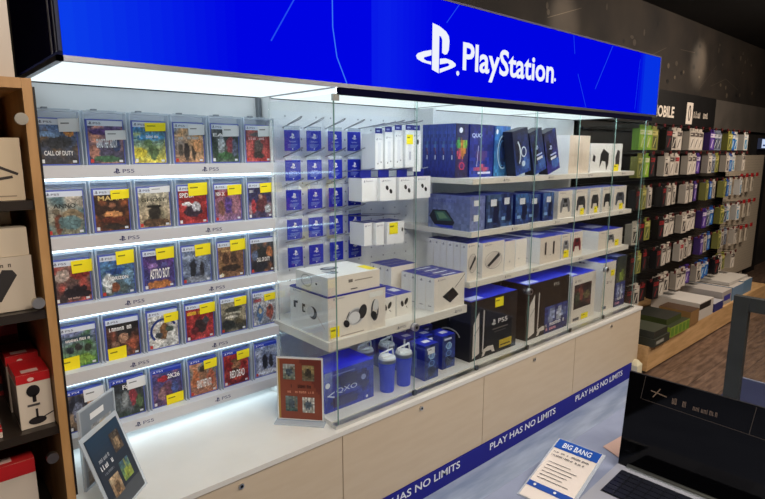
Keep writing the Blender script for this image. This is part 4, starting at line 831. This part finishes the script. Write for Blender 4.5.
# ================================================================== GONDOLA WITH HANGING PACKS (right background)
t = thing('hook_rack', (4.8,1.8,0), 'long black pegboard rack with rows of hooks and an oak plinth behind the glass case', 'rack')
LZ = .19
b = MB('pale_oak'); b.box(3.62,6.3,1.44,2.05,.02,LZ,WHITE); b.build('plinth', t)
b = MB('satin_plastic'); b.box(3.64,6.28,1.46,2.03,0,.0195,(30,24,20)); b.build('plinth_base', t)
b = MB('black_pegboard'); b.box(3.60,5.95,2.02,2.05,LZ,1.69,WHITE); b.build('backboard', t)
b = MB('black_board'); b.box(3.60,6.12,2.0,2.055,1.695,1.975,WHITE); b.use('matte'); F = front(0,2.0,0)
b.text(F,'XMOBILE',4.60,1.755,.53,.095,(232,222,208),1,.03); b.rect(F,5.40,1.715,5.545,1.905,(232,222,210),1); b.ring(F,5.472,1.81,.030,.070,.016,(30,24,24),2); b.words(F,5.575,1.775,.42,.06,(210,200,186),1,5,9)
b.build('header', t, label='black header with white lettering')
rows = [1.635,1.453,1.235,1.005,.785,.555]
b = MB('satin_plastic')
for z in rows: b.box(3.605,5.85,1.99,2.02,z-.006,z+.006,(40,38,38))
b.build('hook_bar', t)
NCOL = 16
hk0 = None
for r, z in enumerate(rows):
    for c in range(NCOL):
        x = 3.68+c*.14
        if hk0 is None:
            b = MB('metal'); b.tube([(x,2.018,z),(x,1.60,z+.012)],.003,(90,88,86),5); b.use('satin_plastic'); b.box(x-.014,x+.014,1.594,1.5995,z-.002,z+.020,(84,26,28)); hk0 = b.build('hook', t)
            hb0 = (x,z)
        else:
            o = hk0.copy(); COL.objects.link(o); o.parent = t; o.location = Vector((x-hb0[0],0,z-hb0[1]))*S
def pack(kind, lab):
    b = MB('printed_card'); rnd = random.Random(kind)
    pal = [((214,204,190),(232,224,212),(90,80,76)),((220,212,200),(170,160,150),(190,40,50)),((70,40,130),(120,90,180),(220,210,230)),((120,130,150),(60,66,84),(200,204,210)),
           ((150,150,70),(90,100,60),(210,200,120)),((30,90,180),(60,140,210),(220,226,232)),((224,222,216),(60,150,200),(240,240,236)),((130,180,50),(170,200,70),(220,226,180)),((26,24,26),(44,40,42),(150,36,40)),((210,200,186),(60,54,52),(230,222,210))][kind]
    w, h, d = .082, .160, .05
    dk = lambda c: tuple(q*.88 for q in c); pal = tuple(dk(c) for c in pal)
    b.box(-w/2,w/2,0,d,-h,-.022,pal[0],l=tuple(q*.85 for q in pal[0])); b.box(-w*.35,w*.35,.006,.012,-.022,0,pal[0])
    F = front(-w/2,0,-h); b.rect(F,w*.08,h*.62,w*.92,h*.80,pal[2],1); b.shape(F,[(w*.2,h*.1),(w*.8,h*.06),(w*.75,h*.55),(w*.25,h*.58)],pal[1],1)
    b.line(F,(w*.3,h*.12),(w*.65,h*.5),.010,pal[2] if kind!=1 else (60,56,54),2); b.rect(F,w*.1,h*.70,w*.5,h*.74,pal[1],2)
    return b.build('accessory_pack', origin=(0,0,0), label=lab, cat='hanging pack', group='packs hanging on the black rack')
PK = {}
grid = ['7484999122','']
zone = [7,8,0,9,0,1,2,3,4,5,6,0,6]
zone_rows = [[7,7,4,8,9,0,0,0,0,2,3,3,4,5,6,6],[4,7,8,9,0,1,0,0,2,9,3,4,9,5,6,0],[8,4,9,8,0,9,0,0,2,4,5,9,4,5,6,6],[9,8,4,8,0,0,9,0,0,2,3,5,4,3,6,6],[8,4,8,8,0,0,1,9,0,2,9,5,4,9,3,0],[8,9,8,8,0,9,0,0,2,9,5,5,8,9,4,0]]
cname = {0:'beige',1:'white and red',2:'purple',3:'slate grey',4:'olive',5:'bright blue',6:'white and light blue',7:'lime green',8:'black',9:'beige and black'}
rname = ['top','second','third','fourth','fifth','lowest']
on = ['first','second','third','fourth','fifth','sixth','seventh','eighth','ninth','tenth','eleventh','twelfth','thirteenth','fourteenth','fifteenth','last']
for r, z in enumerate(rows):
    for c in range(NCOL):
        k = zone_rows[r][c]; x = 3.68+c*.14; yy = 1.615+.02*((c*7+r*3)%3)
        lab = f'{cname[k]} pack on the {on[c]} hook from left, {rname[r]} row of black rack'
        if k not in PK: o = pack(k, lab); PK[k] = o
        else:
            o = PK[k].copy(); COL.objects.link(o); o['label'] = lab
        o.location = Vector((x,yy,z+.006))*S; o.rotation_euler = (0,0,math.radians(((c*5+r*7)%5-2)*3))
# stock on the plinth
def flat(x0,x1,y0,y1,z0,z1,lab,fc,tc,deco=None): return carton(x0,x1,y0,y1,z0,z1,lab,'boxed gadget','boxes lying on the oak plinth',fc,tc,fc,deco,name='stock_box')
lime = lambda b,F,w,h: [b.rect(F,w*(q*.2+.03),h*.1,w*(q*.2+.17),h*.9,(90,130,40),1) for q in range(5)]
flat(3.64,3.88,1.41,1.64,LZ,.245,'black and grey box at the near end of the oak plinth, bottom of its stack',(44,48,40),(60,62,52),lambda b,F,w,h: b.rect(F,w*.1,h*.3,w*.6,h*.7,(150,150,140),1))
flat(3.645,3.86,1.42,1.64,.2455,.295,'black and grey box at the near end of the oak plinth, top of its stack',(40,44,38),(70,74,60))
flat(3.92,4.26,1.42,1.70,LZ,.265,'long lime green box lying on the near part of the oak plinth',(140,160,60),(60,66,44),lime)
flat(3.94,4.20,1.46,1.70,.2655,.31,'dark box lying on the long lime green box',(60,70,34),(44,46,40))
flat(4.30,4.47,1.43,1.66,LZ,.30,'brown cardboard box on the oak plinth beside the lime green box',(140,106,66),(84,62,44))
flat(4.50,4.80,1.44,1.80,LZ,.325,'white flat box with black side stripe on the oak plinth',(200,194,186),(214,210,204),lambda b,F,w,h: b.rect(F,0,h*.6,w*.8,h*.95,(24,22,24),1))
flat(4.83,5.04,1.44,1.70,LZ,.26,'small blue box on the oak plinth, middle',(40,46,110),(190,190,196))
flat(5.07,5.30,1.46,1.80,LZ,.31,'white box with purple print on the oak plinth',(170,164,160),(200,194,188),lambda b,F,w,h: b.rect(F,w*.2,h*.3,w*.9,h*.7,(60,60,150),1))
flat(5.33,5.62,1.46,1.84,LZ,.31,'wide white box with pale blue edge near the far end of the oak plinth',(110,140,170),(206,200,192))
flat(5.64,5.90,1.47,1.84,LZ,.315,'last white box at the far end of the oak plinth',(96,130,160),(204,198,190))
flat(5.36,5.86,1.50,1.84,.3155,.34,'thin white box lying across the far boxes on the oak plinth',(190,186,180),(208,204,196))
# white panel with red tagged packs
t = thing('side_panel_rack', (7.0,1.95,0), 'tall beige perforated panel with red tagged hooks right of the black rack', 'rack')
b = MB('beige_pegboard'); b.box(6.38,7.52,1.90,1.93,.13,1.43,WHITE); b.box(6.6,6.7,1.93,1.99,0,1.3,WHITE); b.box(7.2,7.3,1.93,1.99,0,1.3,WHITE); b.build('panel', t)
for r, z in enumerate((1.22,.95,.68)):
    for c in range(4):
        x = 6.42+c*.17
        b = MB('satin_plastic'); b.tube([(x,1.90,z),(x,1.80,z)],.004,(90,80,80),5); b.box(x-.03,x+.03,1.792,1.80,z-.01,z+.028,(176,30,34)); b.build('hook', t)
        b = MB('printed_card'); b.box(x-.035,x+.035,1.83,1.84,z-.17,z-.004,(206,196,178)); F=front(x-.035,1.83,z-.17); b.rect(F,.02,.04,.05,.11,(150,140,124),1)
        b.build('accessory_pack', label=f'small beige pack on the {["leftmost","second","third","rightmost"][c]} hook, {["upper","middle","lower"][r]} row of the beige panel', cat='hanging pack', group='packs on the beige panel')
b = MB('grey_panel'); b.box(6.135,8.9,2.01,2.058,1.69,1.972,WHITE); b.build('wall_panel', label='plain grey board on the dark wall right of the black lettered header', cat='wall panel')
b = MB('backlit_sign'); b.box(7.55,8.0,1.95,1.99,1.50,1.62,(40,44,60)); F = front(7.55,1.95,1.50); b.rect(F,.01,.01,.44,.11,(190,205,235),1); b.rect(F,.05,.03,.3,.05,(60,70,110),2)
b.build('lit_sign', label='small glowing pale sign at the far right edge of the photo', cat='sign')
b = MB('black_board'); b.box(7.54,8.01,1.991,2.057,.0,1.60,WHITE); b.build('black_cupboard', label='black cupboard against the dark wall behind the small glowing sign', cat='cupboard')

# ================================================================== FOREGROUND TABLE, LAPTOP, CARD
TZ = .82
t = thing('display_table', (.5,.2,0), 'grey-blue display table in the foreground carrying the laptop and the price card', 'table')
b = MB('table_laminate'); b.box(-.35,1.42,-.35,.583,TZ-.03,TZ,WHITE); b.build('tabletop', t, bevel=.002)
for x in (-.32,1.37):
    for y in (-.32,.55):
        b = MB('grey_metal'); b.box(x-.02,x+.02,y-.02,y+.02,0,TZ-.0305,WHITE); b.build('leg', t)
# laptop: deck in table plane, hinge along hd
Hc = Vector((1.057,.461,TZ)); hd = Vector((.05,-1,0)).normalized(); dd = Vector((-1,-.05,0)).normalized()   # hinge direction, deck direction
lw_, ld_ = .315, .205
t = thing('laptop', Hc, 'open silver laptop with a black screen on the grey-blue table', 'laptop')
Fd_ = Fr(Hc+dd*ld_, hd, -dd)                              # top frame: u hinge direction, v towards hinge
b = MB('satin_plastic'); b.fbox(Fd_,0,lw_,0,ld_,0.0,.013,(168,172,184)); b.build('deck', t, bevel=.002)
b = MB('satin_plastic'); b.use('satin_plastic')
b.fbox(Fd_,.016,lw_-.016,.088,ld_-.018,.0131,.0135,(20,22,28))
kw = (lw_-.036)/13
for r in range(6):
    for k in range(13):
        a0 = .018+k*kw; b0 = .090+r*.0157
        b.fbox(Fd_,a0+.001,a0+kw-.001,b0+.001,b0+.0147,.0135,.0152,(30,32,42))
b.build('keyboard', t, label='black keyboard')
b = MB('satin_plastic'); b.fbox(Fd_,lw_/2-.05,lw_/2+.05,.012,.075,.0131,.0134,(150,154,166)); b.build('touchpad', t)
up = (Z*1.0 + Vector((.10,0,0))).normalized()
Fscr = Fr(Hc+Z*.012+dd*(-.002), hd, up)
b = MB('satin_plastic'); b.fbox(Fscr,0,lw_,0,.199,-.006,0,(22,22,24)); b.use('black_screen')
b.rect(Fscr,.001,.001,lw_-.001,.198,(5,5,7),1)
lc=(70,64,60)  # dim reflection of the shop painted on the screen as outline and strokes
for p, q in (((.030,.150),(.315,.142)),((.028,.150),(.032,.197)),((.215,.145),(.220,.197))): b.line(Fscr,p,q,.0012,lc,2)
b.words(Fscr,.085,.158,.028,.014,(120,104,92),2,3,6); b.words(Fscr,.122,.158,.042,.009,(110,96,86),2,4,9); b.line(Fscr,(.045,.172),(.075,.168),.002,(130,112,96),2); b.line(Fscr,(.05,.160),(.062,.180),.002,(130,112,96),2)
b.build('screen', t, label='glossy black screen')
b = MB('metal'); b.cyl(Hc+hd*.02+Z*.015,Hc+hd*(lw_-.02)+Z*.015,.006,.006,12,(190,196,190)); b.build('hinge', t)
# price card
BL = Vector((.828,.544,TZ+.003)); BR = Vector((.836,.452,TZ+.003)); TL = Vector((.995,.551,.870)); uu = (BR-BL).normalized(); vv = TL-BL; vv = vv-uu*vv.dot(uu); hl = vv.length; wc = .090
Fc = Fr(BL, uu, vv)
t = thing('price_card', BL, 'white card with blue BIG BANG heading leaning in a clear stand beside the laptop', 'sign')
b = MB('acrylic_rim'); b.fbox(Fc,-.004,wc+.006,0,hl+.003,-.003,-.001,WHITE); b.fbox(Fr(Fc.p(wc/2-.03,hl*.55,-.004),uu,-Z),0,.07,-.0,Fc.p(0,hl*.55).z-TZ-.003,-.001,.001,WHITE); b.build('stand', t)
b = MB('printed_card'); b.fbox(Fc,0,wc,0.002,hl,-.001,0,(236,228,220)); b.rect(Fc,0,hl*.84,wc,hl,(30,84,180),1); b.text(Fc,'BIG BANG',wc*.16,hl*.875,wc*.66,hl*.085,(225,235,248),2,.02)
b.rect(Fc,0,hl*.17,wc,hl*.25,(40,80,170),1)
b.words(Fc,wc*.06,hl*.765,wc*.84,hl*.030,(70,70,74),2,5,24); b.words(Fc,wc*.06,hl*.705,wc*.76,hl*.030,(70,70,74),2,6,22)
for q in range(6): b.rect(Fc,wc*.1,hl*(.60-q*.055),wc*(.62+.06*((q*3)%4)),hl*(.608-q*.055),(110,106,106),2)
b.ell(Fc,wc*.16,hl*.21,.003,.003,WHITE,2,8); b.ell(Fc,wc*.62,hl*.21,.003,.003,WHITE,2,8)
b.build('card', t)
b = MB('printed_card'); z = TZ+.0012; b.poly([(1.118,.523,z),(1.095,.462,z),(1.21,.455,z),(1.20,.517,z)],(204,172,156)); b.poly([(1.118,.523,z-.001),(1.20,.517,z-.001),(1.21,.455,z-.001),(1.095,.462,z-.001)],(200,150,120))
b.build('paper_slip', label='salmon paper slip lying on the table behind the laptop corner', cat='paper')
# dark frame and navy bin
t = thing('metal_frame', (2.6,.35,0), 'dark grey upright metal frame standing on the floor beyond the laptop', 'stand')
b = MB('grey_metal'); b.box(2.6,2.635,.648,.706,0,.872,WHITE); b.build('post', t, bevel=.003)
b = MB('grey_metal'); b.box(2.6,2.635,-.1,-.042,0,.872,WHITE); b.build('post', t, bevel=.003)
b = MB('grey_metal'); b.box(2.6,2.635,-.0415,.6475,.814,.872,WHITE); b.build('crossbar', t, bevel=.003)
b = MB('glass'); b.box(2.615,2.619,-.0415,.6475,.10,.8135,WHITE); b.build('pane', t)
b = MB('grey_metal'); b.box(2.6,2.635,-.0415,.6475,.04,.0995,WHITE); b.build('crossbar', t)
t = thing('storage_bin', (3.0,.6,0), 'dark navy box with a pale rim on the floor behind the grey metal frame', 'box')
b = MB('matte'); b.box(2.85,3.21,.2,.79,0.001,.29,(34,38,66)); b.build('body', t)
b = MB('satin_plastic'); b.box(2.845,3.215,.195,.795,.2903,.302,(44,50,84)); b.box(3.205,3.216,.194,.796,.3023,.306,(140,146,170)); b.build('rim', t)

for o in list(COL.objects):
    if '_o' in o: del o['_o']

# ================================================================== LIGHTS
def area(x,y,z,sx,sy,power,color,target=None,spread=180):
    l = bpy.data.lights.new('ceiling_lamp','AREA'); l.shape='RECTANGLE'; l.size=sx*S; l.size_y=sy*S; l.energy=power; l.color=color; l.spread=math.radians(spread)
    o = bpy.data.objects.new('ceiling_lamp', l); COL.objects.link(o); o.location = Vector((x,y,z))*S
    d = (Vector(target)-Vector((x,y,z))) if target else Vector((0,0,-1)); o.rotation_euler = d.to_track_quat('-Z','Y').to_euler(); return o
area(.6,-.3,2.6,1.4,.8,85,(1,.88,.76),(.9,1.0,.4))
area(2.8,-.2,2.6,1.4,.8,80,(1,.87,.74),(2.8,1.2,.2))
area(5.2,.4,2.6,1.2,.6,85,(1,.83,.68),(5.2,1.6,.7))
def spot(x,y,z,tx,ty,tz,power,ang,color=(1,.82,.62)):
    l = bpy.data.lights.new('wall_spot','SPOT'); l.energy=power; l.spot_size=math.radians(ang); l.spot_blend=.9; l.color=color; l.shadow_soft_size=.05
    o = bpy.data.objects.new('wall_spot', l); COL.objects.link(o); o.location = Vector((x,y,z))*S
    o.rotation_euler = (Vector((tx,ty,tz))-Vector((x,y,z))).to_track_quat('-Z','Y').to_euler()
spot(3.40,1.35,2.56,3.40,2.06,2.30,40,34); spot(5.75,1.35,2.56,5.75,2.06,2.28,55,34)
w = bpy.data.worlds.new('World'); SC.world = w; w.use_nodes = True
w.node_tree.nodes['Background'].inputs[0].default_value = (1,.9,.8,1); w.node_tree.nodes['Background'].inputs[1].default_value = .5

# ================================================================== CAMERA
Fpx = 549.5; pit = math.atan(98.0/Fpx); th = math.radians(48.6)
fw = Vector((math.cos(th)*math.cos(pit), math.sin(th)*math.cos(pit), -math.sin(pit)))
R = Vector((math.sin(th), -math.cos(th), 0)); U = R.cross(fw)
cam = bpy.data.cameras.new('camera'); cam.sensor_width = 36; cam.lens = Fpx/765*36; cam.clip_start = .02
co = bpy.data.objects.new('camera', cam); COL.objects.link(co)
M = Matrix((R, U, -fw)).transposed().to_4x4(); M.translation = Vector((0,0,1.47))*S; co.matrix_world = M
SC.camera = co
SC.cycles.transparent_max_bounces = 24; SC.cycles.max_bounces = 10; SC.cycles.diffuse_bounces = 5
SC.view_settings.view_transform = 'Standard'; SC.view_settings.look = 'None'; SC.view_settings.gamma = 1; SC.view_settings.exposure = 0.28
SC.view_settings.use_curve_mapping = False
